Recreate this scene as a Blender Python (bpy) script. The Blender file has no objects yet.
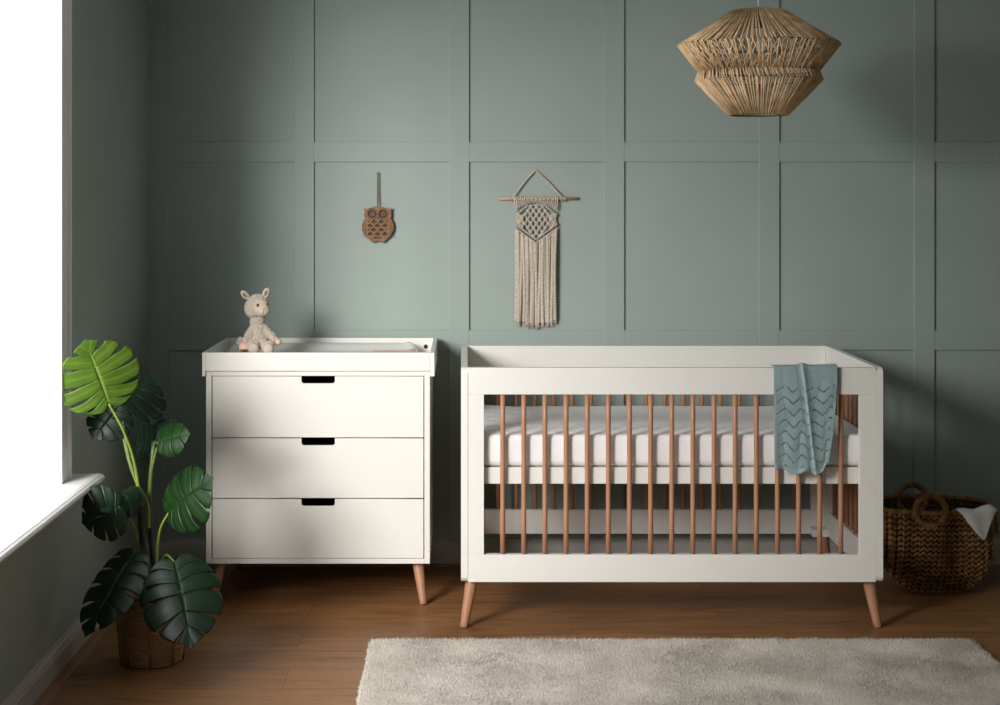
import bpy, bmesh, math, random
from mathutils import Vector, Matrix, noise
from math import sin, cos, pi, radians, sqrt

SC = bpy.context.scene
COL = SC.collection
F = 1568.0                      # focal length in pixels of the 1000 px wide frame
VX, VY = 465.0, 190.0           # where the lines running into the room meet
EYE = 1.5

# ------------------------------------------------------------------ camera, light, exposure
cam_d = bpy.data.cameras.new('camera')
cam = bpy.data.objects.new('camera', cam_d)
COL.objects.link(cam)
cam.location = (0, 0, EYE)
cam.rotation_euler = (radians(90), 0, 0)
cam_d.sensor_width = 36.0
cam_d.lens = 36.0 * F / 1000.0
cam_d.shift_x = (500.0 - VX) / 1000.0
cam_d.shift_y = -(352.5 - VY) / 1000.0
cam_d.clip_end = 100
SC.camera = cam

SKY = 3.2
w = bpy.data.worlds.new('overcast_sky')
SC.world = w
w.use_nodes = True
bg = w.node_tree.nodes['Background']
bg.inputs[0].default_value = (0.97, 0.985, 1.0, 1)
bg.inputs[1].default_value = SKY

SC.view_settings.view_transform = 'Standard'
SC.view_settings.look = 'None'
SC.view_settings.exposure = 0.0
SC.view_settings.gamma = 1.0
SC.view_settings.use_curve_mapping = False
SC.cycles.max_bounces = 10
SC.cycles.diffuse_bounces = 6
SC.cycles.transparent_max_bounces = 16

def portal(x, y0, y1, z0, z1):
    d = bpy.data.lights.new('window_portal', 'AREA')
    d.shape = 'RECTANGLE'; d.size = z1 - z0; d.size_y = y1 - y0
    d.cycles.is_portal = True
    o = bpy.data.objects.new('window_portal', d)
    COL.objects.link(o)
    o.location = (x, (y0 + y1) / 2, (z0 + z1) / 2)
    o.rotation_euler = (0, radians(-90), 0)      # faces +X, into the room

# room extents
WX = -1.262; WY = 6.265; RX = 3.3; NY = -1.2; CH = 2.5
SILL = 0.591
WIN = (2.05, 4.845, SILL, 2.36)            # the window in view: y0, y1, z0, z1
portal(WX - 0.25, WIN[0], WIN[1], WIN[2], WIN[3])

# bright low-contrast daylight from outside the window, behind and left of the camera
kd = bpy.data.lights.new('outside_daylight', 'AREA')
kd.shape = 'DISK'; kd.size = 2.2; kd.energy = 600; kd.color = (1.0, 0.975, 0.94)
ko = bpy.data.objects.new('outside_daylight', kd)
COL.objects.link(ko)
ko.location = (-3.4, -0.1, 2.85)
ko.rotation_euler = (Vector((0.25, 6.0, 0.9)) - Vector(ko.location)).to_track_quat('-Z', 'Y').to_euler()

# ------------------------------------------------------------------ helpers
def tag(o, label=None, cat=None, group=None, kind=None):
    if label: o['label'] = label
    if cat: o['category'] = cat
    if group: o['group'] = group
    if kind: o['kind'] = kind
    return o

def thing(name, label, cat, loc=(0, 0, 0), group=None):
    o = bpy.data.objects.new(name, None)
    o.empty_display_size = 0.05
    COL.objects.link(o)
    o.location = loc
    return tag(o, label, cat, group)

def at(px, py, Y):
    return Vector(((px - VX) * Y / F, Y, EYE - (py - VY) * Y / F))

def link_mesh(name, me, m, parent=None, smooth=False):
    o = bpy.data.objects.new(name, me)
    COL.objects.link(o)
    if m is not None:
        for mm in (m if isinstance(m, (list, tuple)) else [m]):
            me.materials.append(mm)
    if parent is not None:
        o.parent = parent
        # geometry is written in world coordinates; shift into the parent's frame
        root = parent; off = Vector((0, 0, 0))
        while root is not None:
            off += Vector(root.location); root = root.parent
        me.transform(Matrix.Translation(-off))
    if smooth:
        for p in me.polygons: p.use_smooth = True
    me.update()
    return o

def obj(name, bm, m, parent=None, smooth=False, angle=None):
    me = bpy.data.meshes.new(name)
    bmesh.ops.recalc_face_normals(bm, faces=bm.faces[:])
    bm.to_mesh(me); bm.free()
    o = link_mesh(name, me, m, parent, smooth)
    if angle is not None:
        me.polygons.foreach_set('use_smooth', [True] * len(me.polygons))
        me.set_sharp_from_angle(angle=radians(angle))
    return o

def recentre(o):
    """top-level single meshes get their origin at the middle of their base"""
    me = o.data
    xs = [v.co for v in me.vertices]
    c = Vector(((min(v.x for v in xs) + max(v.x for v in xs)) / 2,
                (min(v.y for v in xs) + max(v.y for v in xs)) / 2, min(v.z for v in xs)))
    me.transform(Matrix.Translation(-c)); o.location = c
    return o

def NB(): return bmesh.new()

def add_box(bm, x0, x1, y0, y1, z0, z1, bev=0.0, seg=2, mi=0):
    t = bmesh.new()
    bmesh.ops.create_cube(t, size=1.0)
    for v in t.verts:
        v.co = Vector((x0 + (v.co.x + .5) * (x1 - x0), y0 + (v.co.y + .5) * (y1 - y0), z0 + (v.co.z + .5) * (z1 - z0)))
    if bev > 0:
        bmesh.ops.bevel(t, geom=t.edges[:], offset=bev, segments=seg, profile=0.5, affect='EDGES')
    for f in t.faces: f.material_index = mi
    merge(bm, t)

def merge(bm, t, M=None):
    if M is not None: bmesh.ops.transform(t, matrix=M, verts=t.verts[:])
    vm = [bm.verts.new(v.co) for v in t.verts]
    for i, v in enumerate(t.verts): v.index = i
    for f in t.faces:
        try:
            nf = bm.faces.new([vm[v.index] for v in f.verts])
            nf.material_index = f.material_index; nf.smooth = f.smooth
        except ValueError: pass
    t.free()

def add_tube(bm, pts, r, n=8, cap=True, mi=0):
    pts = [Vector(p) for p in pts]
    rs = r if isinstance(r, (list, tuple)) else [r] * len(pts)
    prev = None; rings = []
    for i, p in enumerate(pts):
        if i == 0: d = pts[1] - p
        elif i == len(pts) - 1: d = p - pts[i - 1]
        else: d = pts[i + 1] - pts[i - 1]
        if d.length < 1e-9: d = Vector((0, 0, 1))
        d.normalize()
        if prev is None:
            a = Vector((0, 0, 1)) if abs(d.z) < .9 else Vector((1, 0, 0))
            u = d.cross(a).normalized()
        else:
            u = (prev - d * prev.dot(d))
            u = u.normalized() if u.length > 1e-6 else d.orthogonal().normalized()
        prev = u
        v = d.cross(u)
        rings.append([bm.verts.new(p + (u * cos(2 * pi * k / n) + v * sin(2 * pi * k / n)) * rs[i]) for k in range(n)])
    for i in range(len(rings) - 1):
        for k in range(n):
            f = bm.faces.new((rings[i][k], rings[i][(k + 1) % n], rings[i + 1][(k + 1) % n], rings[i + 1][k]))
            f.material_index = mi; f.smooth = True
    if cap:
        for ring in (rings[0], rings[-1]):
            try: bm.faces.new(ring).material_index = mi
            except ValueError: pass

def add_loop_tube(bm, c, R, r, n=48, m=8, ax='z', squash=1.0):
    g = []
    for i in range(n):
        a = 2 * pi * i / n
        row = []
        for k in range(m):
            b = 2 * pi * k / m
            q = (R + r * cos(b)); h = r * sin(b) * squash
            if ax == 'z': p = Vector((q * cos(a), q * sin(a), h))
            elif ax == 'y': p = Vector((q * cos(a), h, q * sin(a)))
            else: p = Vector((h, q * cos(a), q * sin(a)))
            row.append(bm.verts.new(Vector(c) + p))
        g.append(row)
    for i in range(n):
        for k in range(m):
            f = bm.faces.new((g[i][k], g[(i + 1) % n][k], g[(i + 1) % n][(k + 1) % m], g[i][(k + 1) % m]))
            f.smooth = True

def add_lathe(bm, c, prof, n=40, capb=False, capt=False, mi=0):
    rings = []
    for r, z in prof:
        rings.append([bm.verts.new((c[0] + r * cos(2 * pi * k / n), c[1] + r * sin(2 * pi * k / n), c[2] + z)) for k in range(n)])
    for i in range(len(rings) - 1):
        for k in range(n):
            f = bm.faces.new((rings[i][k], rings[i][(k + 1) % n], rings[i + 1][(k + 1) % n], rings[i + 1][k]))
            f.material_index = mi; f.smooth = True
    if capb: bm.faces.new(rings[0]).material_index = mi
    if capt: bm.faces.new(rings[-1]).material_index = mi

def add_ball(bm, c, s, rot=None, u=14, v=10, mi=0):
    t = bmesh.new()
    bmesh.ops.create_uvsphere(t, u_segments=u, v_segments=v, radius=1.0)
    M = Matrix.Translation(c) @ (rot if rot is not None else Matrix.Identity(4)) @ Matrix.Diagonal((s[0], s[1], s[2], 1))
    for f in t.faces: f.material_index = mi; f.smooth = True
    merge(bm, t, M)

def flat_shape(loops, depth, bev=0.0):
    """outline (first loop) with holes, as a solid slab in the XZ plane, thickness along Y"""
    cu = bpy.data.curves.new('outline', 'CURVE')
    cu.dimensions = '2D'; cu.fill_mode = 'BOTH'; cu.extrude = depth / 2
    cu.bevel_depth = bev; cu.bevel_resolution = 1
    for lp in loops:
        s = cu.splines.new('POLY')
        s.points.add(len(lp) - 1)
        for i, p in enumerate(lp): s.points[i].co = (p[0], p[1], 0, 1)
        s.use_cyclic_u = True
    o = bpy.data.objects.new('outline', cu)
    me = bpy.data.meshes.new_from_object(o)
    bpy.data.objects.remove(o); bpy.data.curves.remove(cu)
    bm = bmesh.new(); bm.from_mesh(me); bpy.data.meshes.remove(me)
    bmesh.ops.remove_doubles(bm, verts=bm.verts[:], dist=1e-5)
    bmesh.ops.rotate(bm, cent=(0, 0, 0), matrix=Matrix.Rotation(radians(90), 3, 'X'), verts=bm.verts[:])
    return bm

def smoothstep(a, b, x):
    t = max(0.0, min(1.0, (x - a) / (b - a))); return t * t * (3 - 2 * t)

# ------------------------------------------------------------------ materials
def new_mat(name):
    m = bpy.data.materials.new(name); m.use_nodes = True
    nt = m.node_tree
    return m, nt, nt.nodes['Principled BSDF']

def N(nt, t, **kw):
    n = nt.nodes.new(t)
    for k, v in kw.items():
        if k in n.inputs: n.inputs[k].default_value = v
        else: setattr(n, k, v)
    return n

def mat(name, col, rough=0.5, var=0.0, scale=20.0, bump=0.0, bscale=None, stretch=(1, 1, 1), spec=0.5, sheen=0.0, col2=None, dist=0.002, detail=4.0):
    m, nt, b = new_mat(name)
    b.inputs['Roughness'].default_value = rough
    b.inputs['Specular IOR Level'].default_value = spec
    if sheen: b.inputs['Sheen Weight'].default_value = sheen
    tc = N(nt, 'ShaderNodeTexCoord')
    mp = N(nt, 'ShaderNodeMapping'); mp.inputs['Scale'].default_value = stretch
    nt.links.new(tc.outputs['Object'], mp.inputs[0])
    nz = N(nt, 'ShaderNodeTexNoise'); nz.inputs['Scale'].default_value = scale; nz.inputs['Detail'].default_value = detail
    nt.links.new(mp.outputs[0], nz.inputs['Vector'])
    rp = N(nt, 'ShaderNodeValToRGB')
    c = Vector(col)
    c2 = Vector(col2) if col2 else c * (1 + var)
    c1 = c if col2 else c * (1 - var)
    rp.color_ramp.elements[0].position = 0.3; rp.color_ramp.elements[1].position = 0.7
    rp.color_ramp.elements[0].color = (*c1, 1); rp.color_ramp.elements[1].color = (*c2, 1)
    nt.links.new(nz.outputs[0], rp.inputs[0]); nt.links.new(rp.outputs[0], b.inputs['Base Color'])
    if bump:
        n2 = N(nt, 'ShaderNodeTexNoise'); n2.inputs['Scale'].default_value = bscale or scale; n2.inputs['Detail'].default_value = 3
        nt.links.new(mp.outputs[0], n2.inputs['Vector'])
        bp = N(nt, 'ShaderNodeBump'); bp.inputs['Strength'].default_value = bump; bp.inputs['Distance'].default_value = dist
        nt.links.new(n2.outputs[0], bp.inputs['Height']); nt.links.new(bp.outputs[0], b.inputs['Normal'])
    return m

M_WALL = mat('sage_wall_paint', (0.308, 0.366, 0.338), 0.62, var=0.03, scale=3, bump=0.15, bscale=180, dist=0.0006, spec=0.3)
M_CEIL = mat('ceiling_paint', (0.6, 0.6, 0.58), 0.8, var=0.02)
M_TRIM = mat('skirting_paint', (0.42, 0.40, 0.375), 0.45, var=0.02)
M_WINP = mat('window_paint', (0.78, 0.78, 0.77), 0.4, var=0.01)
M_WHITE = mat('cream_lacquer', (0.75, 0.735, 0.69), 0.38, var=0.012, scale=6)
M_OAK = mat('oak_wood', (0.36, 0.175, 0.095), 0.45, scale=9, stretch=(14, 14, 1), col2=(0.44, 0.225, 0.128), bump=0.1, bscale=14, dist=0.0008)
M_BEAD = mat('oak_bead', (0.20, 0.10, 0.05), 0.5, scale=6, stretch=(12, 1, 12), col2=(0.27, 0.14, 0.07))
M_DARK = mat('painted_cavity_shade', (0.02, 0.018, 0.016), 0.9)  # shade seen through the drawer notches, put into the boxes' colour
M_SHEET = mat('cotton_sheet', (0.82, 0.80, 0.80), 0.85, var=0.015, scale=30, bump=0.25, bscale=14, dist=0.006, spec=0.2, sheen=0.2)
M_PLUSH = mat('cream_plush', (0.58, 0.50, 0.415), 0.95, var=0.22, scale=150, bump=1.0, bscale=330, dist=0.006, spec=0.1, sheen=0.4)
M_FACE = mat('short_plush', (0.56, 0.485, 0.39), 0.95, var=0.04, scale=200, bump=0.4, bscale=600, dist=0.002, spec=0.1)
M_PEACH = mat('peach_felt', (0.80, 0.50, 0.36), 0.95, var=0.06, scale=150, bump=0.5, bscale=500, dist=0.002, spec=0.1)
M_EAR = mat('ear_felt', (0.24, 0.15, 0.095), 0.95, var=0.05)
M_BLACK = mat('black_bead', (0.012, 0.011, 0.012), 0.2)
M_BROWNF = mat('brown_felt', (0.10, 0.075, 0.055), 0.9, var=0.2, scale=200)
M_CORD = mat('cotton_cord', (0.58, 0.50, 0.41), 0.92, var=0.30, scale=170, bump=0.7, bscale=500, dist=0.002, spec=0.15, sheen=0.2)
M_PINE = mat('pale_dowel', (0.50, 0.29, 0.13), 0.5, scale=14, stretch=(1, 14, 14), col2=(0.62, 0.38, 0.19))
M_OWL = mat('owl_wood', (0.16, 0.066, 0.024), 0.55, scale=40, col2=(0.25, 0.115, 0.043), bump=0.3, bscale=300, dist=0.001)
M_OWLD = mat('owl_dark_wood', (0.045, 0.025, 0.016), 0.6, var=0.2, scale=120)
M_JUTE = mat('jute_twine', (0.16, 0.10, 0.055), 0.9, var=0.25, scale=300)
M_RATTAN = mat('rattan_strand', (0.52, 0.33, 0.165), 0.6, scale=35, col2=(0.84, 0.61, 0.37), bump=0.3, bscale=300, dist=0.001)
M_WIRE = mat('dark_wire', (0.05, 0.045, 0.04), 0.5)
M_CABLE = mat('pale_cable', (0.62, 0.62, 0.60), 0.6)
M_BULB = mat('opal_bulb', (0.75, 0.74, 0.70), 0.15)
M_SEA = mat('seagrass_plait', (0.10, 0.046, 0.013), 0.75, scale=38, col2=(0.33, 0.165, 0.048), bump=0.5, bscale=260, dist=0.002)
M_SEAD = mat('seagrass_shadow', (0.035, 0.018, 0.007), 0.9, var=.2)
M_POT = mat('woven_bark', (0.24, 0.135, 0.062), 0.75, scale=25, stretch=(1, 1, 9), col2=(0.48, 0.29, 0.145), bump=0.6, bscale=60, dist=0.003)
M_RIB = mat('cane_rib', (0.30, 0.17, 0.08), 0.6, var=0.15, scale=60)
M_SOIL = mat('dark_soil', (0.012, 0.009, 0.007), 0.95, var=0.4, scale=120, bump=1, bscale=120, dist=0.01)
M_STEM = mat('dark_stem', (0.030, 0.026, 0.014), 0.6, var=0.3, scale=60, bump=0.6, bscale=80, dist=0.004)
M_PET = mat('petiole_green', (0.20, 0.30, 0.035), 0.4, var=0.15, scale=20)
M_PETD = mat('petiole_dark_green', (0.10, 0.16, 0.03), 0.4, var=0.15, scale=20)
M_KNIT = None

def leaf_mat(name, c1, c2, trans, rough=0.28):
    m, nt, b = new_mat(name)
    tc = N(nt, 'ShaderNodeTexCoord')
    nz = N(nt, 'ShaderNodeTexNoise'); nz.inputs['Scale'].default_value = 16; nz.inputs['Detail'].default_value = 3
    nt.links.new(tc.outputs['Object'], nz.inputs['Vector'])
    at_ = N(nt, 'ShaderNodeAttribute'); at_.attribute_name = 'vein'
    rp = N(nt, 'ShaderNodeValToRGB')
    rp.color_ramp.elements[0].position = .3; rp.color_ramp.elements[1].position = .7
    rp.color_ramp.elements[0].color = (*c1, 1); rp.color_ramp.elements[1].color = (*[(a + b_) / 2 for a, b_ in zip(c1, c2)], 1)
    nt.links.new(nz.outputs[0], rp.inputs[0])
    mx = N(nt, 'ShaderNodeMix'); mx.data_type = 'RGBA'
    nt.links.new(at_.outputs['Fac'], mx.inputs[0])
    nt.links.new(rp.outputs[0], mx.inputs[6]); mx.inputs[7].default_value = (*c2, 1)
    nt.links.new(mx.outputs[2], b.inputs['Base Color'])
    b.inputs['Roughness'].default_value = rough
    b.inputs['Specular IOR Level'].default_value = 0.3
    tr = N(nt, 'ShaderNodeBsdfTranslucent'); nt.links.new(mx.outputs[2], tr.inputs[0])
    ms = N(nt, 'ShaderNodeMixShader'); ms.inputs[0].default_value = trans
    out = nt.nodes['Material Output']
    nt.links.new(b.outputs[0], ms.inputs[1]); nt.links.new(tr.outputs[0], ms.inputs[2]); nt.links.new(ms.outputs[0], out.inputs[0])
    return m
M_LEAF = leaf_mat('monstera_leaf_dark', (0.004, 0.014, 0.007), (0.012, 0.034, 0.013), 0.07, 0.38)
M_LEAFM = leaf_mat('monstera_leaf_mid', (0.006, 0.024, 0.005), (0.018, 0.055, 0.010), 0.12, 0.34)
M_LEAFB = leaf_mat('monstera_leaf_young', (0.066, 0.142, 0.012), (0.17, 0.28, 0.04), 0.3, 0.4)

def glass_mat():
    m, nt, b = new_mat('window_glass')
    nt.nodes.remove(b)
    tr = N(nt, 'ShaderNodeBsdfTransparent'); gl = N(nt, 'ShaderNodeBsdfGlossy'); gl.inputs['Roughness'].default_value = 0.02
    ms = N(nt, 'ShaderNodeMixShader')
    ms.inputs[0].default_value = 0.03
    nt.links.new(tr.outputs[0], ms.inputs[1]); nt.links.new(gl.outputs[0], ms.inputs[2])
    nt.links.new(ms.outputs[0], nt.nodes['Material Output'].inputs[0])
    return m
M_GLASS = glass_mat()

def floor_mat():
    m, nt, b = new_mat('oak_planks')
    tc = N(nt, 'ShaderNodeTexCoord')
    br = N(nt, 'ShaderNodeTexBrick')
    br.offset = 0.37; br.squash = 1.0
    br.inputs['Scale'].default_value = 1.0
    br.inputs['Brick Width'].default_value = 1.45; br.inputs['Row Height'].default_value = 0.195
    br.inputs['Mortar Size'].default_value = 0.0014; br.inputs['Mortar Smooth'].default_value = 0.3
    br.inputs['Color1'].default_value = (0, 0, 0, 1); br.inputs['Color2'].default_value = (1, 1, 1, 1); br.inputs['Mortar'].default_value = (0.5, 0.5, 0.5, 1)
    mo = N(nt, 'ShaderNodeMapping'); mo.inputs['Location'].default_value = (0.55, 0.155, 0)
    nt.links.new(tc.outputs['Object'], mo.inputs[0]); nt.links.new(mo.outputs[0], br.inputs['Vector'])
    # shift the grain per plank
    sep = N(nt, 'ShaderNodeVectorMath'); sep.operation = 'MULTIPLY_ADD'
    sep.inputs[1].default_value = (1, 1, 1)
    sc = N(nt, 'ShaderNodeVectorMath'); sc.operation = 'SCALE'; sc.inputs[3].default_value = 7.0
    nt.links.new(br.outputs['Color'], sc.inputs[0])
    nt.links.new(tc.outputs['Object'], sep.inputs[0]); nt.links.new(sc.outputs[0], sep.inputs[2])
    mp = N(nt, 'ShaderNodeMapping'); mp.inputs['Scale'].default_value = (1.5, 11, 1)
    nt.links.new(sep.outputs[0], mp.inputs[0])
    nz = N(nt, 'ShaderNodeTexNoise'); nz.inputs['Scale'].default_value = 1.6; nz.inputs['Detail'].default_value = 9; nz.inputs['Roughness'].default_value = 0.66; nz.inputs['Distortion'].default_value = 1.1
    nt.links.new(mp.outputs[0], nz.inputs['Vector'])
    rp = N(nt, 'ShaderNodeValToRGB')
    e = rp.color_ramp.elements
    e[0].position = 0.28; e[0].color = (0.120, 0.050, 0.018, 1)
    e[1].position = 0.72; e[1].color = (0.35, 0.175, 0.073, 1)
    k = e.new(0.46); k.color = (0.24, 0.115, 0.046, 1)
    nt.links.new(nz.outputs[0], rp.inputs[0])
    mx = N(nt, 'ShaderNodeMix'); mx.data_type = 'RGBA'; mx.blend_type = 'MULTIPLY'; mx.inputs[0].default_value = 1.0
    rp2 = N(nt, 'ShaderNodeValToRGB'); rp2.color_ramp.elements[0].color = (0.88, 0.87, 0.86, 1); rp2.color_ramp.elements[1].color = (1.1, 1.08, 1.05, 1)
    nt.links.new(br.outputs['Color'], rp2.inputs[0])
    nt.links.new(rp.outputs[0], mx.inputs[6]); nt.links.new(rp2.outputs[0], mx.inputs[7])
    mx2 = N(nt, 'ShaderNodeMix'); mx2.data_type = 'RGBA'
    nt.links.new(br.outputs['Fac'], mx2.inputs[0]); nt.links.new(mx.outputs[2], mx2.inputs[6]); mx2.inputs[7].default_value = (0.10, 0.052, 0.025, 1)
    nt.links.new(mx2.outputs[2], b.inputs['Base Color'])
    b.inputs['Roughness'].default_value = 0.42; b.inputs['Specular IOR Level'].default_value = 0.35
    bp = N(nt, 'ShaderNodeBump'); bp.inputs['Strength'].default_value = 0.25; bp.inputs['Distance'].default_value = 0.002
    nt.links.new(nz.outputs[0], bp.inputs['Height']); nt.links.new(bp.outputs[0], b.inputs['Normal'])
    return m
M_FLOOR = floor_mat()

def rug_mat():
    m, nt, b = new_mat('rug_pile_wool')
    tc = N(nt, 'ShaderNodeTexCoord')
    nz = N(nt, 'ShaderNodeTexNoise'); nz.inputs['Scale'].default_value = 4.5; nz.inputs['Detail'].default_value = 4
    n2 = N(nt, 'ShaderNodeTexNoise'); n2.inputs['Scale'].default_value = 160; n2.inputs['Detail'].default_value = 2
    nt.links.new(tc.outputs['Object'], nz.inputs['Vector']); nt.links.new(tc.outputs['Object'], n2.inputs['Vector'])
    ad = N(nt, 'ShaderNodeMath'); ad.operation = 'MULTIPLY_ADD'; ad.inputs[1].default_value = 0.6
    nt.links.new(nz.outputs[0], ad.inputs[0])
    m3 = N(nt, 'ShaderNodeMath'); m3.operation = 'MULTIPLY'; m3.inputs[1].default_value = 0.4
    nt.links.new(n2.outputs[0], m3.inputs[0]); nt.links.new(m3.outputs[0], ad.inputs[2])
    rp = N(nt, 'ShaderNodeValToRGB')
    rp.color_ramp.elements[0].position = .36; rp.color_ramp.elements[0].color = (0.54, 0.485, 0.42, 1)
    rp.color_ramp.elements[1].position = .62; rp.color_ramp.elements[1].color = (0.76, 0.70, 0.625, 1)
    nt.links.new(ad.outputs[0], rp.inputs[0]); nt.links.new(rp.outputs[0], b.inputs['Base Color'])
    b.inputs['Roughness'].default_value = 0.95; b.inputs['Specular IOR Level'].default_value = 0.1
    return m
M_RUG = rug_mat()

def knit_mat():
    m, nt, b = new_mat('blue_knit')
    uv = N(nt, 'ShaderNodeUVMap')
    wv = N(nt, 'ShaderNodeTexWave'); wv.wave_type = 'BANDS'; wv.bands_direction = 'X'
    wv.inputs['Scale'].default_value = 100; wv.inputs['Distortion'].default_value = 2.0; wv.inputs['Detail Scale'].default_value = 30
    nt.links.new(uv.outputs[0], wv.inputs[0])
    w2 = N(nt, 'ShaderNodeTexWave'); w2.wave_type = 'BANDS'; w2.bands_direction = 'Y'; w2.inputs['Scale'].default_value = 130
    nt.links.new(uv.outputs[0], w2.inputs[0])
    ad = N(nt, 'ShaderNodeMath'); ad.operation = 'ADD'
    nt.links.new(wv.outputs['Fac'], ad.inputs[0]); nt.links.new(w2.outputs['Fac'], ad.inputs[1])
    rp = N(nt, 'ShaderNodeValToRGB')
    rp.color_ramp.elements[0].color = (0.235, 0.345, 0.352, 1); rp.color_ramp.elements[1].color = (0.40, 0.525, 0.53, 1)
    hv = N(nt, 'ShaderNodeMath'); hv.operation = 'MULTIPLY'; hv.inputs[1].default_value = 0.5
    nt.links.new(ad.outputs[0], hv.inputs[0]); nt.links.new(hv.outputs[0], rp.inputs[0]); nt.links.new(rp.outputs[0], b.inputs['Base Color'])
    bp = N(nt, 'ShaderNodeBump'); bp.inputs['Strength'].default_value = 0.6; bp.inputs['Distance'].default_value = 0.0015
    nt.links.new(ad.outputs[0], bp.inputs['Height']); nt.links.new(bp.outputs[0], b.inputs['Normal'])
    b.inputs['Roughness'].default_value = 0.9; b.inputs['Specular IOR Level'].default_value = 0.15; b.inputs['Sheen Weight'].default_value = 0.3
    return m
M_KNIT = knit_mat()

def mat_mat():
    """wipe-clean changing mat: white with one printed pink block"""
    m, nt, b = new_mat('wipe_clean_vinyl')
    tc = N(nt, 'ShaderNodeTexCoord'); sx = N(nt, 'ShaderNodeSeparateXYZ')
    nt.links.new(tc.outputs['Object'], sx.inputs[0])
    def rng(sock, a, c):
        g = N(nt, 'ShaderNodeMath'); g.operation = 'GREATER_THAN'; g.inputs[1].default_value = a
        l = N(nt, 'ShaderNodeMath'); l.operation = 'LESS_THAN'; l.inputs[1].default_value = c
        nt.links.new(sock, g.inputs[0]); nt.links.new(sock, l.inputs[0])
        q = N(nt, 'ShaderNodeMath'); q.operation = 'MULTIPLY'
        nt.links.new(g.outputs[0], q.inputs[0]); nt.links.new(l.outputs[0], q.inputs[1]); return q
    a = rng(sx.outputs[0], 0.195, 0.363); c = rng(sx.outputs[1], -0.30, 0.14)
    q = N(nt, 'ShaderNodeMath'); q.operation = 'MULTIPLY'
    nt.links.new(a.outputs[0], q.inputs[0]); nt.links.new(c.outputs[0], q.inputs[1])
    mx = N(nt, 'ShaderNodeMix'); mx.data_type = 'RGBA'
    mx.inputs[6].default_value = (0.80, 0.80, 0.78, 1); mx.inputs[7].default_value = (0.80, 0.47, 0.46, 1)
    nt.links.new(q.outputs[0], mx.inputs[0]); nt.links.new(mx.outputs[2], b.inputs['Base Color'])
    b.inputs['Roughness'].default_value = 0.35
    return m
M_MAT = mat_mat()

# ------------------------------------------------------------------ the room
def struct(name, bm, m, parent=None, **kw):
    o = obj(name, bm, m, parent, **kw)
    if parent is None: o['kind'] = 'structure'
    return o

b = NB(); add_box(b, WX - 0.3, RX + 0.1, NY - 0.1, WY + 0.12, -0.08, 0.0); struct('floor', b, M_FLOOR)
b = NB(); add_box(b, WX - 0.3, RX + 0.1, NY - 0.1, WY + 0.12, CH, CH + 0.08); struct('ceiling', b, M_CEIL)

# back wall: flat plaster with a grid of flat battens
b = NB()
add_box(b, WX - 0.3, RX + 0.1, WY, WY + 0.12, 0, CH)
SCW = F / WY
BT = 0.0105
for i in range(0, 9):
    l = 294.0 + (i - 1) * 154.9; r = l + 20.3
    if i == 0: l, r = 147.0, 168.3
    X0, X1 = (l - VX) / SCW, (r - VX) / SCW
    if X0 > RX: break
    add_box(b, X0, X1, WY - BT, WY + 0.01, 0.0, CH, bev=0.0018)
for z0, z1 in ((0.861, 0.941), (1.612, 1.692), (2.36, 2.44)):
    add_box(b, WX - 0.02, RX, WY - BT + 0.0012, WY + 0.01, z0, z1, bev=0.0018)
struct('wall_back', b, M_WALL)

# left wall with two window openings
b = NB()
T = 0.24
def wall_left_piece(y0, y1, z0, z1): add_box(b, WX - T, WX, y0, y1, z0, z1)
wall_left_piece(NY - 0.1, WY + 0.12, 0, SILL - 0.03)
wall_left_piece(NY - 0.1, WY + 0.12, WIN[3], CH)
wall_left_piece(WIN[1], WY + 0.12, SILL - 0.03, WIN[3])
wall_left_piece(NY - 0.1, WIN[0], SILL - 0.03, WIN[3])
struct('wall_left', b, M_WALL)
b = NB(); add_box(b, RX, RX + 0.1, NY - 0.1, WY + 0.12, 0, CH); struct('wall_right', b, M_WALL)
b = NB(); add_box(b, WX - 0.3, RX + 0.1, NY - 0.1, NY, 0, CH); struct('wall_front', b, M_WALL)

def skirting(name, pts_in, axis):
    """moulded skirting board; profile (depth from wall, height)"""
    prof = [(0, 0), (0.018, 0), (0.018, 0.076), (0.0155, 0.080), (0.0155, 0.086), (0.012, 0.094), (0.0075, 0.098), (0.0075, 0.103), (0.005, 0.106), (0, 0.106)]
    a, c = pts_in
    bm = NB(); rows = []
    for t in (a, c):
        row = []
        for d, z in prof:
            if axis == 'x': row.append(bm.verts.new((t, WY - d, z)))
            else: row.append(bm.verts.new((WX + d, t, z)))
        rows.append(row)
    n = len(prof)
    for i in range(n):
        bm.faces.new((rows[0][i], rows[0][(i + 1) % n], rows[1][(i + 1) % n], rows[1][i]))
    bm.faces.new(rows[0]); bm.faces.new(rows[1][::-1])
    return struct(name, bm, M_TRIM)
skirting('baseboard_back', (WX, RX), 'x')
skirting('baseboard_left', (NY, WY - 0.018), 'y')
# oak bead at the foot of the left skirting
bm = NB(); rows = []
for t in (NY, WY - 0.018):
    rows.append([bm.verts.new((WX + 0.018 + d, t, z)) for d, z in [(0, 0), (0.030, 0), (0.028, 0.006), (0.020, 0.013), (0.008, 0.017), (0, 0.018)]])
for i in range(6): bm.faces.new((rows[0][i], rows[0][(i + 1) % 6], rows[1][(i + 1) % 6], rows[1][i]))
bm.faces.new(rows[0]); bm.faces.new(rows[1][::-1])
struct('trim_1', bm, M_BEAD)
bm = NB(); rows = []
for t in (WX + 0.018, RX):
    rows.append([bm.verts.new((t, WY - 0.018 - d, z)) for d, z in [(0, 0), (0.010, 0), (0.009, 0.005), (0.005, 0.009), (0, 0.010)]])
for i in range(5): bm.faces.new((rows[0][i], rows[0][(i + 1) % 5], rows[1][(i + 1) % 5], rows[1][i]))
bm.faces.new(rows[0]); bm.faces.new(rows[1][::-1])
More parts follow.
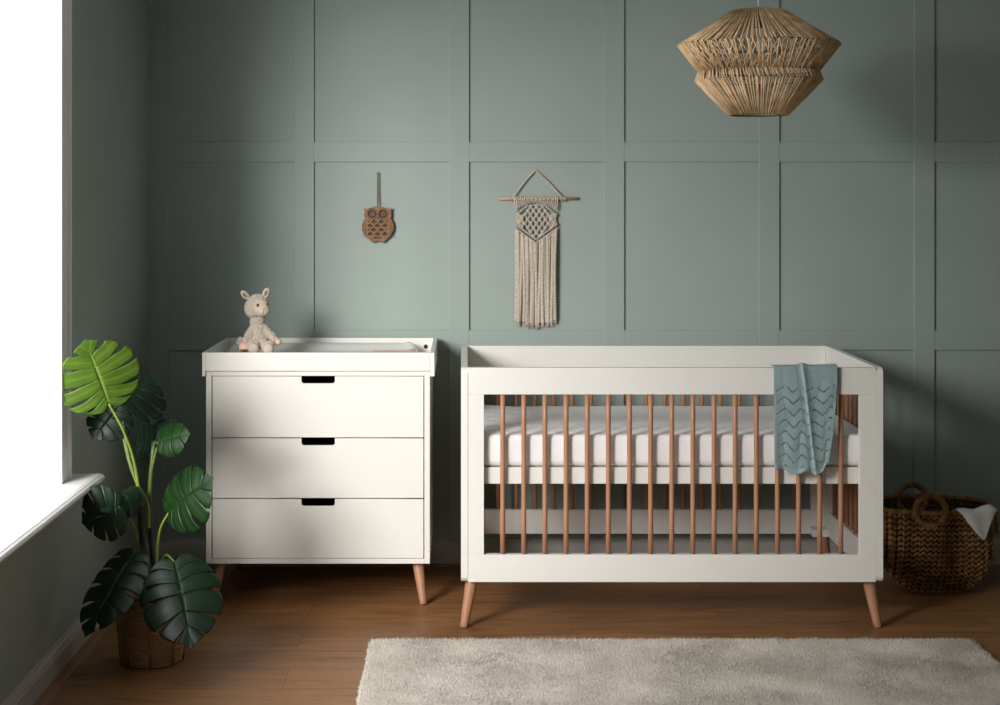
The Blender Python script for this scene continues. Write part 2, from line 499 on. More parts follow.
struct('trim_2', bm, M_BEAD)

def window(name, y0, y1, z0, z1):
    # frame (architrave, reveal lining, sash) with sill and glass as its parts
    bm = NB()
    A = 0.105
    xo = WX
    def arch(p0, p1, q0, q1):       # a moulded board: plain step, then a raised outer lip
        add_box(bm, xo, xo + 0.014, p0, p1, q0, q1, bev=0.002)
    for s, y in ((1, y1), (-1, y0)):
        a0, a1 = (y, y + A) if s > 0 else (y - A, y)
        arch(a0, a1, z0, z1)
        lip0, lip1 = (a1 - 0.02, a1) if s > 0 else (a0, a0 + 0.02)
        add_box(bm, xo, xo + 0.022, lip0, lip1, z0, z1 + A - 0.0205, bev=0.004)
        lip0, lip1 = (a0, a0 + 0.025) if s > 0 else (a1 - 0.025, a1)
        add_box(bm, xo, xo + 0.018, lip0, lip1, z0, z1, bev=0.005)
        # reveal lining
        r0, r1 = (y - 0.004, y + 0.0) if s > 0 else (y, y + 0.004)
        add_box(bm, xo - 0.235, xo + 0.0175, r0, r1, z0, z1, bev=0.0015)
        # sash stiles
        s0, s1 = (y - 0.045, y - 0.004) if s > 0 else (y + 0.004, y + 0.045)
        add_box(bm, xo - 0.232, xo - 0.205, s0, s1, z0 + 0.0505, z1 - 0.0505, bev=0.003)
    arch(y0 - A, y1 + A, z1, z1 + A)
    add_box(bm, xo, xo + 0.022, y0 - A, y1 + A, z1 + A - 0.02, z1 + A, bev=0.004)
    add_box(bm, xo - 0.235, xo + 0.004, y0, y1, z1 - 0.004, z1)
    add_box(bm, xo - 0.232, xo - 0.205, y0, y1, z0, z0 + 0.05, bev=0.003)
    add_box(bm, xo - 0.232, xo - 0.205, y0, y1, z1 - 0.05, z1, bev=0.003)
    fr = struct(name, bm, M_WINP)
    # sill: board with a moulded nose
    bm = NB()
    prof = [(-0.235, -0.03), (WX * 0 + 0.072, -0.030), (0.090, -0.028), (0.103, -0.022), (0.108, -0.013), (0.104, -0.006), (0.098, -0.003),
            (0.0965, -0.0045), (0.094, -0.001), (0.088, 0.0), (0.0865, -0.0018), (0.0845, 0.0), (-0.235, 0.0)]
    rows = []
    for t in (y0 - A - 0.08, y1 + A + 0.08):
        rows.append([(xo + d, t, z0 + z) for d, z in prof])
    va = [bm.verts.new(p) for p in rows[0]]; vb = [bm.verts.new(p) for p in rows[1]]
    n = len(prof)
    for i in range(n): bm.faces.new((va[i], va[(i + 1) % n], vb[(i + 1) % n], vb[i]))
    bm.faces.new(va); bm.faces.new(vb[::-1])
    obj('window_sill', bm, M_WINP, fr)
    bm = NB(); add_box(bm, xo - 0.221, xo - 0.215, y0 + 0.04, y1 - 0.04, z0 + 0.04, z1 - 0.04)
    obj('glass_pane', bm, M_GLASS, fr)
window('window_1', *WIN)

# ------------------------------------------------------------------ rug
def make_rug():
    x0, x1, y0, y1 = -0.312, 1.683, 3.95, 5.205
    t = thing('rug', 'pale greige shaggy rectangular rug lying on the wooden floor in front of the cot', 'rug', ((x0 + x1) / 2, (y0 + y1) / 2, 0))
    rnd = random.Random(4)
    b = NB(); add_box(b, x0 + 0.01, x1 - 0.01, y0 + 0.01, y1 - 0.01, 0.001, 0.012, bev=0.004)
    obj('backing', b, M_RUG, t)
    verts = []; faces = []
    sp = 0.0050
    nx = int((x1 - x0) / sp); ny = int((y1 - y0) / sp)
    rc = 0.035
    ru = rnd.uniform
    for j in range(ny + 1):
        for i in range(nx + 1):
            x = x0 + i * sp + ru(-.5, .5) * sp; y = y0 + j * sp + ru(-.5, .5) * sp
            cx = max(x0 + rc - x, x - (x1 - rc), 0); cy = max(y0 + rc - y, y - (y1 - rc), 0)
            if cx * cx + cy * cy > rc * rc: continue
            n1 = noise.noise(Vector((x * 5, y * 5, 0))); n2 = noise.noise(Vector((x * 5 + 9, y * 5, 3)))
            edge = min(x - x0, x1 - x, y - y0, y1 - y)
            h = 0.016 + 0.003 * noise.noise(Vector((x * 22, y * 22, 5))) + ru(-.003, .003)
            lx = n1 * 0.007 + ru(-.004, .004); ly = n2 * 0.007 + ru(-.004, .004)
            if edge < 0.012:
                if x - x0 < .012: lx -= .004
                if x1 - x < .012: lx += .004
                if y1 - y < .012: ly += .004
            r = ru(.0030, .0042); a0 = ru(0, 6.28)
            k = len(verts)
            for q in range(3):
                a = a0 + q * 2.094
                verts.append((x + r * cos(a), y + r * sin(a), 0.005))
            verts.append((x + lx, y + ly, h))
            faces.append((k, k + 1, k + 3)); faces.append((k + 1, k + 2, k + 3)); faces.append((k + 2, k, k + 3))
    me = bpy.data.meshes.new('pile'); me.from_pydata(verts, [], faces)
    o = link_mesh('pile', me, M_RUG, t, smooth=True); o['kind'] = 'stuff'
make_rug()

# ------------------------------------------------------------------ dresser
def leg_between(name, top, bot, r0, r1, m, parent):
    bm = NB()
    top = Vector(top); bot = Vector(bot)
    pts = []; rs = []
    for i in range(9):
        t = i / 8
        pts.append(top.lerp(bot, t)); rs.append(r0 + (r1 - r0) * t ** 1.1)
    pts.append(bot + (bot - top).normalized() * 0.0035); rs.append(r1 * 0.82)
    add_tube(bm, pts, rs, n=24)
    # keep the foot flat on the floor
    for v in bm.verts:
        if v.co.z < 0.001: v.co.z = 0.001
    return obj(name, bm, m, parent)

DX0, DX1, DY0, DY1 = -0.935, -0.1267, 5.66, 6.215
DZ0, DZT = 0.151, 0.847
def make_dresser():
    t = thing('dresser', 'white three-drawer nursery dresser on tapered wooden legs beside the monstera plant', 'dresser', ((DX0 + DX1) / 2, (DY0 + DY1) / 2, 0))
    b = NB()
    th = 0.020
    add_box(b, DX0, DX0 + th, DY0, DY1, DZ0, DZT, bev=0.0015)
    add_box(b, DX1 - th, DX1, DY0, DY1, DZ0, DZT, bev=0.0015)
    add_box(b, DX0 + th, DX1 - th, DY0, DY1, DZ0, DZ0 + 0.018, bev=0.001)
    add_box(b, DX0 + th, DX1 - th, DY0, DY1, DZT - 0.018, DZT, bev=0.001)
    add_box(b, DX0 + th, DX1 - th, DY1 - 0.012, DY1, DZ0 + .018, DZT - .018)
    obj('body', b, M_WHITE, t)
    # three drawers: front with a hand notch, box behind
    S = F / DY0
    x0, x1 = DX0 + th + 0.0035, DX1 - th - 0.0035
    ys = [(377.9, 437.4), (438.6, 498.0), (499.3, 558.3)]
    for py0, py1 in ys:
        zt = EYE - (py0 - VY) / S; zb = EYE - (py1 - VY) / S
        if py0 == 377.9: zt = DZT - 0.0205
        if py1 == 558.3: zb = DZ0 + 0.0205
        n0, n1, nd, rr = (301.3 - VX) / S, (334.8 - VX) / S, 0.0255, 0.010
        pts = [(x0, zb), (x1, zb), (x1, zt), (n1, zt)]
        for k in range(7):
            a = k / 6 * pi / 2
            pts.append((n1 - rr + rr * cos(a), zt - nd + rr - rr * sin(a)))
        for k in range(7):
            a = pi / 2 + k / 6 * pi / 2
            pts.append((n0 + rr + rr * cos(a), zt - nd + rr - rr * sin(a)))
        pts.append((n0, zt)); pts.append((x0, zt))
        bm = flat_shape([pts], 0.018, 0.0)
        bmesh.ops.translate(bm, vec=(0, DY0 + 0.0105, 0), verts=bm.verts[:])
        fr = obj('drawer', bm, M_WHITE, t)
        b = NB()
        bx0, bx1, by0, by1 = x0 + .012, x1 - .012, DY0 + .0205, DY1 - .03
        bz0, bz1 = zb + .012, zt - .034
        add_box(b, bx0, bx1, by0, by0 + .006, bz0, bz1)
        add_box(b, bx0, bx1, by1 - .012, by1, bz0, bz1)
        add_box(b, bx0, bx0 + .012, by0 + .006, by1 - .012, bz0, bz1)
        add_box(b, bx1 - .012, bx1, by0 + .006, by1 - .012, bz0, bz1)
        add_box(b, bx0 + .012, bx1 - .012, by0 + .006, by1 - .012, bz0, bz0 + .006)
        tag(obj('drawer_box', b, M_DARK, fr), 'drawer box coloured near-black for the shade inside')
    cx = (DX0 + DX1) / 2
    for sx in (-1, 1):
        leg_between('leg', (cx + sx * 0.357, DY0 + .062, DZ0 + .001), (cx + sx * 0.381, DY0 + .012, 0.004), .0205, .0135, M_OAK, t)
        leg_between('leg', (cx + sx * 0.357, DY1 - .075, DZ0 + .001), (cx + sx * 0.381, DY1 - .035, 0.004), .0205, .0135, M_OAK, t)
make_dresser()

TX0, TX1, TY0, TY1 = -0.9475, -0.1100, 5.65, 6.222
def make_tray():
    t = thing('changing_tray', 'white changing-table tray with low raised sides sitting on top of the dresser', 'changing tray', ((TX0 + TX1) / 2, (TY0 + TY1) / 2, DZT))
    b = NB()
    zt = 0.914
    add_box(b, TX0, DX0 - 0.0004, TY0, TY1, 0.828, zt, bev=0.0015)
    add_box(b, DX1 + 0.0164 - .016 + .0004, TX1, TY0, TY1, 0.828, zt, bev=0.0015)
    add_box(b, DX0 - .0004, DX1 + .0004, TY0, TY0 + .014, DZT + .0006, zt, bev=0.0012)
    add_box(b, DX0 - .0004, DX1 + .0004, TY0 + .014, TY1 - .012, DZT + .0006, DZT + .009)
    obj('sides', b, M_WHITE, t)
    # back board with two round holes
    x0, x1, z0, z1 = DX0 - .0004, DX1 + .0004, DZT + .0006, zt
    loops = [[(x0, z0), (x1, z0), (x1, z1), (x0, z1)]]
    for hx in (x0 + .034, x1 - .029):
        loops.append([(hx + .009 * cos(2 * pi * k / 20), .8795 + .009 * sin(2 * pi * k / 20)) for k in range(20)])
    bm = flat_shape(loops, .012)
    bmesh.ops.translate(bm, vec=(0, TY1 - .006, 0), verts=bm.verts[:])
    obj('back_board', bm, M_WHITE, t)
make_tray()

def make_changing_mat():
    x0, x1, y0, y1 = -0.925, -0.178, TY0 + .020, TY1 - .018
    zb = DZT + .0095
    nx, ny = 60, 40
    bm = NB(); top = []; 
    cx, cy = (x0 + x1) / 2, (y0 + y1) / 2; hx, hy = (x1 - x0) / 2, (y1 - y0) / 2
    def sup(u, v):      # square grid to rounded rectangle
        r = .10
        x, y = u * hx, v * hy
        ax, ay = abs(x), abs(y); dx, dy = ax - (hx - r), ay - (hy - r)
        if dx > 0 and dy > 0:
            l = max(dx, dy); d = sqrt(dx * dx + dy * dy); k = l / d
            ax = hx - r + dx * k; ay = hy - r + dy * k
        return math.copysign(ax, x), math.copysign(ay, y)
    g = []
    for j in range(ny + 1):
        row = []
        for i in range(nx + 1):
            u = -1 + 2 * i / nx; v = -1 + 2 * j / ny
            x, y = sup(u, v)
            e = max(abs(u) ** 1.0 * 1.0 if abs(u) > .9 else 0, 0)
            ed = min((1 - abs(u)) * hx, (1 - abs(v)) * hy)
            h = .020 + .022 * smoothstep(0.45, 0.85, abs(v)) + .008 * smoothstep(.85, .97, abs(u))
            h *= sqrt(max(0.0, min(1.0, ed / .018))) if ed < .018 else 1
            row.append(bm.verts.new((cx + x, cy + y, zb + max(h, 0.0) + .0002)))
        g.append(row)
    gb = [[bm.verts.new((v.co.x, v.co.y, zb)) for v in row] for row in g]
    for j in range(ny):
        for i in range(nx):
            f = bm.faces.new((g[j][i], g[j][i + 1], g[j + 1][i + 1], g[j + 1][i])); f.smooth = True
            bm.faces.new((gb[j][i], gb[j + 1][i], gb[j + 1][i + 1], gb[j][i + 1]))
    for i in range(nx):
        bm.faces.new((g[0][i], g[0][i + 1], gb[0][i + 1], gb[0][i])); bm.faces.new((g[ny][i], g[ny][i + 1], gb[ny][i + 1], gb[ny][i]))
    for j in range(ny):
        bm.faces.new((g[j][0], g[j + 1][0], gb[j + 1][0], gb[j][0])); bm.faces.new((g[j][nx], g[j + 1][nx], gb[j + 1][nx], gb[j][nx]))
    o = obj('changing_mat', bm, M_MAT, None, angle=60)
    recentre(o)
    tag(o, 'white padded changing mat with a pink block, lying inside the tray', 'changing mat')
make_changing_mat()

# ------------------------------------------------------------------ plush llama
def remesh_blob(balls, voxel, disp, seed=0):
    """union of ellipsoids as one continuous skin"""
    bm = NB()
    for c, s, rot in balls: add_ball(bm, c, s, rot, 20, 14)
    me = bpy.data.meshes.new('blob'); bm.to_mesh(me); bm.free()
    o = bpy.data.objects.new('blob', me); COL.objects.link(o)
    md = o.modifiers.new('r', 'REMESH'); md.mode = 'VOXEL'; md.voxel_size = voxel
    sm = o.modifiers.new('s', 'SMOOTH'); sm.iterations = 4; sm.factor = .5
    dg = bpy.context.evaluated_depsgraph_get(); dg.update()
    me2 = bpy.data.meshes.new_from_object(o.evaluated_get(dg))
    bpy.data.objects.remove(o); bpy.data.meshes.remove(me)
    if disp:
        for v in me2.vertices:
            n = noise.noise(v.co * 190 + Vector((seed, 0, 0))) * .6 + noise.noise(v.co * 80) * .7
            v.co += v.normal * disp * n
    return me2

def rot_to(d, up=(0, 0, 1)):
    return Vector(d).to_track_quat('Z', 'Y').to_matrix().to_4x4()

def make_llama():
    Y = 5.80
    base = at(260, 352, Y); bz = 0.885
    t = thing('plush_llama', 'cream plush llama toy with peach feet sitting on the changing mat', 'soft toy', (base.x, Y, bz))
    S = Y / F
    def P(px, py, dy=0.0): 
        p = at(px, py, Y); p.y += dy; p.x = (px - VX) * (Y) / F; return p
    balls = []
    def E(p, rx, ry, rz, rot=None): balls.append((p, (rx * S, ry * S, rz * S), rot))
    E(P(258.5, 338), 10.0, 9.5, 11, None)                # belly
    E(P(258, 331), 9, 8.2, 11, None)                     # chest
    E(P(257.5, 321), 7.6, 7.0, 9, None)                  # neck
    E(P(257.8, 306), 11.8, 11.2, 12.2, None)             # head
    E(P(254.5, 308, -.004), 10, 10, 11, None)
    E(P(240.8, 341.5, .012), 4.5, 4.5, 4.5, None)        # tail
    def limb(a, b_, r0, r1, n=7):
        for i in range(n):
            k = i / (n - 1); p = Vector(a).lerp(Vector(b_), k); r = (r0 + (r1 - r0) * k) * S
            balls.append((p, (r, r, r), None))
    limb(P(252.5, 330, -.010), P(246.5, 344, -.034), 4.6, 5.0)      # arm, viewer's left
    limb(P(264.5, 328, -.006), P(276, 340, -.016), 4.0, 4.2)        # arm, viewer's right
    limb(P(254, 343, -.02), P(255.5, 346, -.055), 5.6, 5.8)         # leg
    limb(P(264, 343, -.02), P(269.5, 346, -.058), 5.2, 5.6)         # leg
    me = remesh_blob(balls, 0.0020, 0.0034)
    for v in me.vertices:
        if v.co.z < bz: v.co.z = bz
    link_mesh('body', me, M_PLUSH, t, smooth=True)
    # face patch towards the right
    b = NB()
    add_ball(b, P(262.5, 307.5, -.026), (8.6 * S, 5.2 * S, 8.6 * S), Matrix.Rotation(radians(24), 4, 'Z'), 24, 16)
    add_ball(b, P(265.5, 310, -.036), (5.6 * S, 4.0 * S, 5.0 * S), Matrix.Rotation(radians(24), 4, 'Z'), 20, 14)
    obj('face', b, M_FACE, t)
    b = NB(); add_ball(b, P(259.4, 304.3, -.0465), (1.35 * S, .9 * S, 1.8 * S), None, 12, 8); tag(obj('eye', b, M_BLACK, t), 'round black eye')
    b = NB(); add_ball(b, P(268.6, 303.6, -.0355), (0.8 * S, .9 * S, 1.4 * S), None, 12, 8); tag(obj('eye', b, M_BLACK, t), 'round black eye')
    b = NB()
    q = -.0515
    add_tube(b, [P(264.2, 307.4, q), P(265.3, 309.6, q - .001), P(266.6, 307.2, q + .001)], .0008, 6)
    add_tube(b, [P(265.3, 309.6, q - .001), P(265.4, 311.8, q), P(264.2, 313, q + .003)], .0008, 6)
    obj('nose_stitching', b, M_BROWNF, t)
    for (bx, by, tx, ty) in ((248.5, 298.5, 241.8, 291.5), (264.8, 296.5, 267.3, 289.5)):
        a, c = P(bx, by, -.004), P(tx, ty, -.004)
        mid = (a + c) / 2; zz = (c - a).normalized(); yy = Vector((0, 1, 0)); yy = (yy - zz * yy.dot(zz)).normalized(); xx = yy.cross(zz)
        R = Matrix(((xx.x, yy.x, zz.x, 0), (xx.y, yy.y, zz.y, 0), (xx.z, yy.z, zz.z, 0), (0, 0, 0, 1)))
        b = NB(); add_ball(b, mid, (3.4 * S, 1.8 * S, 5.6 * S), R, 16, 12)
        e = obj('ear', b, M_FACE, t)
        b = NB(); add_ball(b, mid + Vector((0, -.0042, 0)), (1.7 * S, 1.0 * S, 3.3 * S), R, 14, 10)
        tag(obj('inner_ear', b, M_EAR, e), 'darker brown ear lining')
    # peach cuffs and feet
    for i, (p, r, dark) in enumerate(((P(246, 346, -.042), (5.6, 4.6, 4.6), True), (P(278.5, 341.5, -.020), (3.6, 3.2, 3.6), False))):
        b = NB(); add_ball(b, p, tuple(k * S for k in r), None, 16, 12)
        for v in b.verts: v.co.z = max(v.co.z, bz)
        h = obj('hoof', b, M_PEACH, t)
        if dark:
            b = NB(); add_ball(b, p + Vector((0, -.008, -3.0 * S)), (3.8 * S, 3.0 * S, 1.9 * S), None, 14, 10)
            for v in b.verts: v.co.z = max(v.co.z, bz)
            tag(obj('hoof_sole', b, M_BROWNF, h), 'dark brown sole')
    for p, r in ((P(256, 346.2, -.066), (5.4, 3.0, 5.0)), (P(270.5, 346.6, -.070), (5.5, 3.0, 5.2))):
        b = NB(); add_ball(b, p, tuple(k * S for k in r), None, 16, 12)
        for v in b.verts: v.co.z = max(v.co.z, bz)
        obj('foot_pad', b, M_FACE, t)
        b = NB(); add_ball(b, p + Vector((0, .016, 2.6 * S)), (5.6 * S, 2.4 * S, 4.4 * S), None, 16, 12)
        for v in b.verts: v.co.z = max(v.co.z, bz)
        tag(obj('peach_cuff', b, M_PEACH, t), 'peach felt cuff')
make_llama()

# ------------------------------------------------------------------ cot
CX0, CX1, CY0, CY1 = -0.0137, 1.4263, 5.35, 6.13
CZ0, CZ1 = 0.161, 0.894
END_T = 0.0232
def make_cot():
    t = thing('cot', 'white wooden cot with round oak slats and splayed legs against the panelled wall', 'cot', ((CX0 + CX1) / 2, (CY0 + CY1) / 2, 0))
    sx0, sx1 = CX0 + END_T + .0006, CX1 - END_T - .0006
    RT = 0.026; pw = 0.0545
    zr1 = 0.802; zr0 = 0.2555
    for nm, y0 in (('front_panel', CY0 + .001), ('back_panel', CY1 - RT - .001)):
        y1 = y0 + RT
        b = NB()
        add_box(b, sx0, sx1, y0, y1, zr1, CZ1 - .0006, bev=0.0014)
        add_box(b, sx0, sx1, y0, y1, CZ0 + .0006, zr0, bev=0.0014)
        add_box(b, sx0, sx0 + pw, y0, y1, zr0, zr1, bev=0.0008)
        add_box(b, sx1 - pw, sx1, y0, y1, zr0, zr1, bev=0.0008)
        p = obj(nm, b, M_WHITE, t)
        first = None
        for i in range(17):
            X = (502.7 - VX) / (F / (CY0 + RT / 2)) + i * (840.9 - 502.7) / 16 / (F / (CY0 + RT / 2))
            if first is None:
                b = NB(); add_tube(b, [(X, (y0 + y1) / 2, zr0 + .0002 + (zr1 - zr0 - .0004) * k / 6) for k in range(7)], .0085, 20)
                first = obj('slat', b, M_OAK, p); fx = X
            else:
                c = first.copy(); COL.objects.link(c); c.parent = p; c.location = (X - fx, 0, 0)
    for nm, x0 in (('end_panel', CX0), ('end_panel', CX1 - END_T)):
        x1 = x0 + END_T
        b = NB()
        R = .022
        epw = 0.062
        # posts with rounded outer corners and rails between them
        def endpost(y0, y1, front):
            pts = []
            n = 6
            o_, i_ = (y0, y1) if front else (y1, y0)
            s = 1 if front else -1
            for k in range(n + 1):
                a = k / n * pi / 2
                pts.append((o_ + s * (R - R * cos(a)) , CZ1 - R + R * sin(a)))
            pts.append((i_, CZ1)); pts.append((i_, CZ0))
            for k in range(n + 1):
                a = k / n * pi / 2
                pts.append((o_ + s * (R - R * sin(a)), CZ0 + R - R * cos(a)))
            va = [b.verts.new((x0, y, z)) for y, z in pts]; vb = [b.verts.new((x1, y, z)) for y, z in pts]
            m = len(pts)
            for k in range(m): b.faces.new((va[k], va[(k + 1) % m], vb[(k + 1) % m], vb[k]))
            b.faces.new(va); b.faces.new(vb[::-1])
        endpost(CY0 - .001, CY0 + epw, True); endpost(CY1 - epw, CY1 + .001, False)
        add_box(b, x0, x1, CY0 + epw, CY1 - epw, zr1, CZ1, bev=0.0006)
        add_box(b, x0, x1, CY0 + epw, CY1 - epw, CZ0, zr0, bev=0.0006)
        p = obj(nm, b, M_WHITE, t)
        n = 9
        for i in range(n):
            yy = CY0 + epw + (CY1 - CY0 - 2 * epw) * (i + 1) / (n + 1)
            b = NB(); add_tube(b, [((x0 + x1) / 2, yy, zr0 + .0002), ((x0 + x1) / 2, yy, (zr0 + zr1) / 2), ((x0 + x1) / 2, yy, zr1 - .0002)], .0085, 16)
            obj('slat', b, M_OAK, p)
    # mattress base: frame and slats
    b = NB()
    bx0, bx1, by0, by1, z0, z1 = sx0 + .002, sx1 - .002, CY0 + RT + .004, CY1 - RT - .004, 0.492, 0.548
    add_box(b, bx0, bx1, by0, by0 + .02, z0, z1, bev=.001); add_box(b, bx0, bx1, by1 - .02, by1, z0, z1, bev=.001)
    add_box(b, bx0, bx0 + .02, by0 + .02, by1 - .02, z0, z1, bev=.001); add_box(b, bx1 - .02, bx1, by0 + .02, by1 - .02, z0, z1, bev=.001)
    for i in range(14):
        xx = bx0 + .05 + i * (bx1 - bx0 - .16) / 13
        add_box(b, xx, xx + .06, by0 + .02, by1 - .02, z1 - .02, z1 - .008)
    obj('mattress_base', b, M_WHITE, t)
    for s, x in ((-1, CX0), (1, CX1)):
        for f, y in ((-1, CY0), (1, CY1)):
            top = (x - s * .040, y - f * .050, CZ0 + .0005 if False else CZ0 - .0002); bot = (x - s * .0105, y - f * .027, .004)
            top = (x - s * .0385, y - f * .050, CZ0 + .004)
            leg_between('leg', top, bot, .0215, .0140, M_OAK, t)
            b = NB(); add_box(b, *sorted((x - s * .0237, x - s * .085)), *sorted((y - f * .0275, y - f * .085)), CZ0, CZ0 + .03, bev=.002)
            obj('corner_block', b, M_WHITE, t)
make_cot()

def make_mattress():
    x0, x1, y0, y1, z0, z1 = CX0 + END_T + .004, CX1 - END_T - .004, CY0 + .032, CY1 - .032, .5495, .663
    bm = NB()
    t = bmesh.new(); bmesh.ops.create_cube(t, size=1)
    for v in t.verts: v.co = Vector(((v.co.x + .5) * (x1 - x0) + x0, (v.co.y + .5) * (y1 - y0) + y0, (v.co.z + .5) * (z1 - z0) + z0))
    bmesh.ops.bevel(t, geom=t.edges[:], offset=.024, segments=6, profile=.5, affect='EDGES')
    bmesh.ops.triangulate(t, faces=[f for f in t.faces if f.calc_area() > .01])
    for _ in range(6):
        long = [e for e in t.edges if e.calc_length() > .028]
        if not long: break
        bmesh.ops.subdivide_edges(t, edges=long, cuts=1, use_grid_fill=True)
        bmesh.ops.triangulate(t, faces=[f for f in t.faces if len(f.verts) > 4])
    for v in t.verts:
        c = v.co
        # the padding swells along the sides and the sheet pulls into soft creases
        puff = .004 * noise.noise(Vector((c.x * 5, c.y * 5, 1)))
        side = 1 - smoothstep(0, .03, c.y - y0)
        if c.z > z1 - .002:
            c.z += puff * .9 - .007 * (1 - smoothstep(0, .14, c.y - y0))
            wr = smoothstep(.30, 0, c.x - x0)
            c.z += .004 * wr * sin((c.y * 1.0 + c.x * .35) * 60) * smoothstep(0, .05, c.y - y0)
        if side > 0: c.y += side * .003 * noise.noise(Vector((c.x * 9, 0, c.z * 9))) 
        if c.z < z0: c.z = z0
    merge(bm, t)
    o = obj('cot_mattress', bm, M_SHEET, None, smooth=True)
    recentre(o)
    tag(o, 'white cot mattress in a fitted sheet lying on the base inside the cot', 'mattress')
make_mattress()

# ------------------------------------------------------------------ knitted blanket over the front rail
def make_blanket():
    S = F / (CY0 - .01)
    W = 0.217; step = .00155
    X0 = (773.2 - VX) / S
    zt = CZ1 + .0035
    Lf = zt - (EYE - (472 - VY) / S); Lb = 0.17
    yf = CY0 - .0135; yb = CY0 + .001 + .026 + .0055
    nu = int(W / step); nv = int((Lf + Lb + (yb - yf)) / step)
    bm = NB(); uvl = bm.loops.layers.uv.new('UVMap')
    g = []; info = []
    top_w = yb - yf
    def pos(u, L):
        """u 0..1 across, L metres along from the front hem, up, over and down the back"""
        x = X0 + u * W
        sag = .006 * sin(u * 9.0) + .004 * sin(u * 21 + 1)
        if L < Lf:                                   # hanging at the front
            d = L / Lf                               # 0 hem, 1 top
            low = 1 - d
            hem = Lf - .004
            # hem line: longest in the middle, lifted at the right
            lift = .010 * smoothstep(.35, .0, u) + .034 * smoothstep(.80, 1.0, u) ** 1.5 + .006 * sin(u * 16)
            z = zt - (Lf - L) * (1 - lift / Lf)
            ridge = .49 + .22 * low
            x2 = x + .006 * low * sin(u * 6) - .030 * low * smoothstep(.72, 1.0, u) * low
            fold = .011 * math.exp(-((u - ridge) / .05) ** 2) - .006 * math.exp(-((u - ridge + .075) / .05) ** 2)
            wave = .004 * sin(u * 13 + low * 1.5) * low + .006 * low * (1 - smoothstep(0, .1, u)) + .0035 * noise.noise(Vector((u * 4, low * 5, 2)))
            hemroll = .010 * smoothstep(.06, .0, d) * (0.5 + .5 * sin(u * 14 + 2))
            y = yf - max(0, fold + .003) - abs(wave) - .006 * low - hemroll
            x3 = x2 - .010 * math.exp(-((u - ridge - .02) / .06) ** 2)
            return Vector((x3, y, z))
        a = (L - Lf)
        rad = top_w / 2
        arc = pi * rad
        ridge = .49
        lump = .008 * math.exp(-((u - ridge) / .07) ** 2) + .0035 * smoothstep(.6, 1, u)
        if a < arc:
            th = a / rad
            f0 = pos(u, Lf - 1e-5)
            k = 1 - a / arc
            yy = (yf + yb) / 2 - rad * cos(th) + (f0.y - yf) * k
            return Vector((x - .010 * math.exp(-((u - ridge - .02) / .06) ** 2) * k, yy, zt + min(.006, rad) * sin(th) * .7 + lump * sin(th)))
        a -= arc
        return Vector((x + .012, yb + .002 + .003 * abs(sin(u * 12)), zt - a))
    tot = Lf + pi * top_w / 2 + Lb
    nv = int(tot / step)
    for j in range(nv + 1):
        L = j / nv * tot
        g.append([bm.verts.new(pos(i / nu, L)) for i in range(nu + 1)])
    per = .0530; amp = .0235; rs = .0395
    for j in range(nv):
        L = (j + .5) / nv * tot
        for i in range(nu):
            u = (i + .5) / nu; x = u * W
            hole = False
            if .014 < L < Lf - .068 and .010 < x < W - .008:
                ph = ((x - .012) / per) % 1.0
                tri = abs(ph * 2 - 1)                # 1 valley .. 0 peak
                zz = L + tri * amp
                fr = (zz / rs) % 1.0
                dz = (fr - .5) * rs
                k = (tri * 4.0) % 1.0
                if abs(dz) < .0029 and .16 < k < .84: hole = True
            if hole: continue
            f = bm.faces.new((g[j][i], g[j][i + 1], g[j + 1][i + 1], g[j + 1][i])); f.smooth = True
            for lp, (a, c) in zip(f.loops, ((i, j), (i + 1, j), (i + 1, j + 1), (i, j + 1))):
                lp[uvl].uv = (a / nu * W, c / nv * tot)
    # the blanket is folded double: the under layer hangs just behind
    n2 = 40; g2 = []
    for j in range(61):
        d = j / 60
        g2.append([bm.verts.new((X0 + .006 + (W - .012) * (i / n2) - .030 * (1 - d) ** 2 * smoothstep(.72, 1, i / n2), CY0 - .0060 - .0022 * sin(i / n2 * 13) * (1 - d), zt - .004 - (Lf - .050) * (1 - d))) for i in range(n2 + 1)])
    for j in range(60):
        for i in range(n2):
            f = bm.faces.new((g2[j][i], g2[j][i + 1], g2[j + 1][i + 1], g2[j + 1][i])); f.smooth = True
            for lp, (a, c) in zip(f.loops, ((i, j), (i + 1, j), (i + 1, j + 1), (i, j + 1))): lp[uvl].uv = (a / n2 * W, c / 60 * Lf)
    for v in [v for v in bm.verts if not v.link_faces]: bm.verts.remove(v)
    o = obj('knitted_blanket', bm, M_KNIT, None, smooth=True)
    recentre(o)
    md = o.modifiers.new('thickness', 'SOLIDIFY'); md.thickness = .0022; md.offset = 0
    tag(o, 'blue-grey lacy knitted baby blanket draped over the front rail of the cot', 'blanket')
make_blanket()

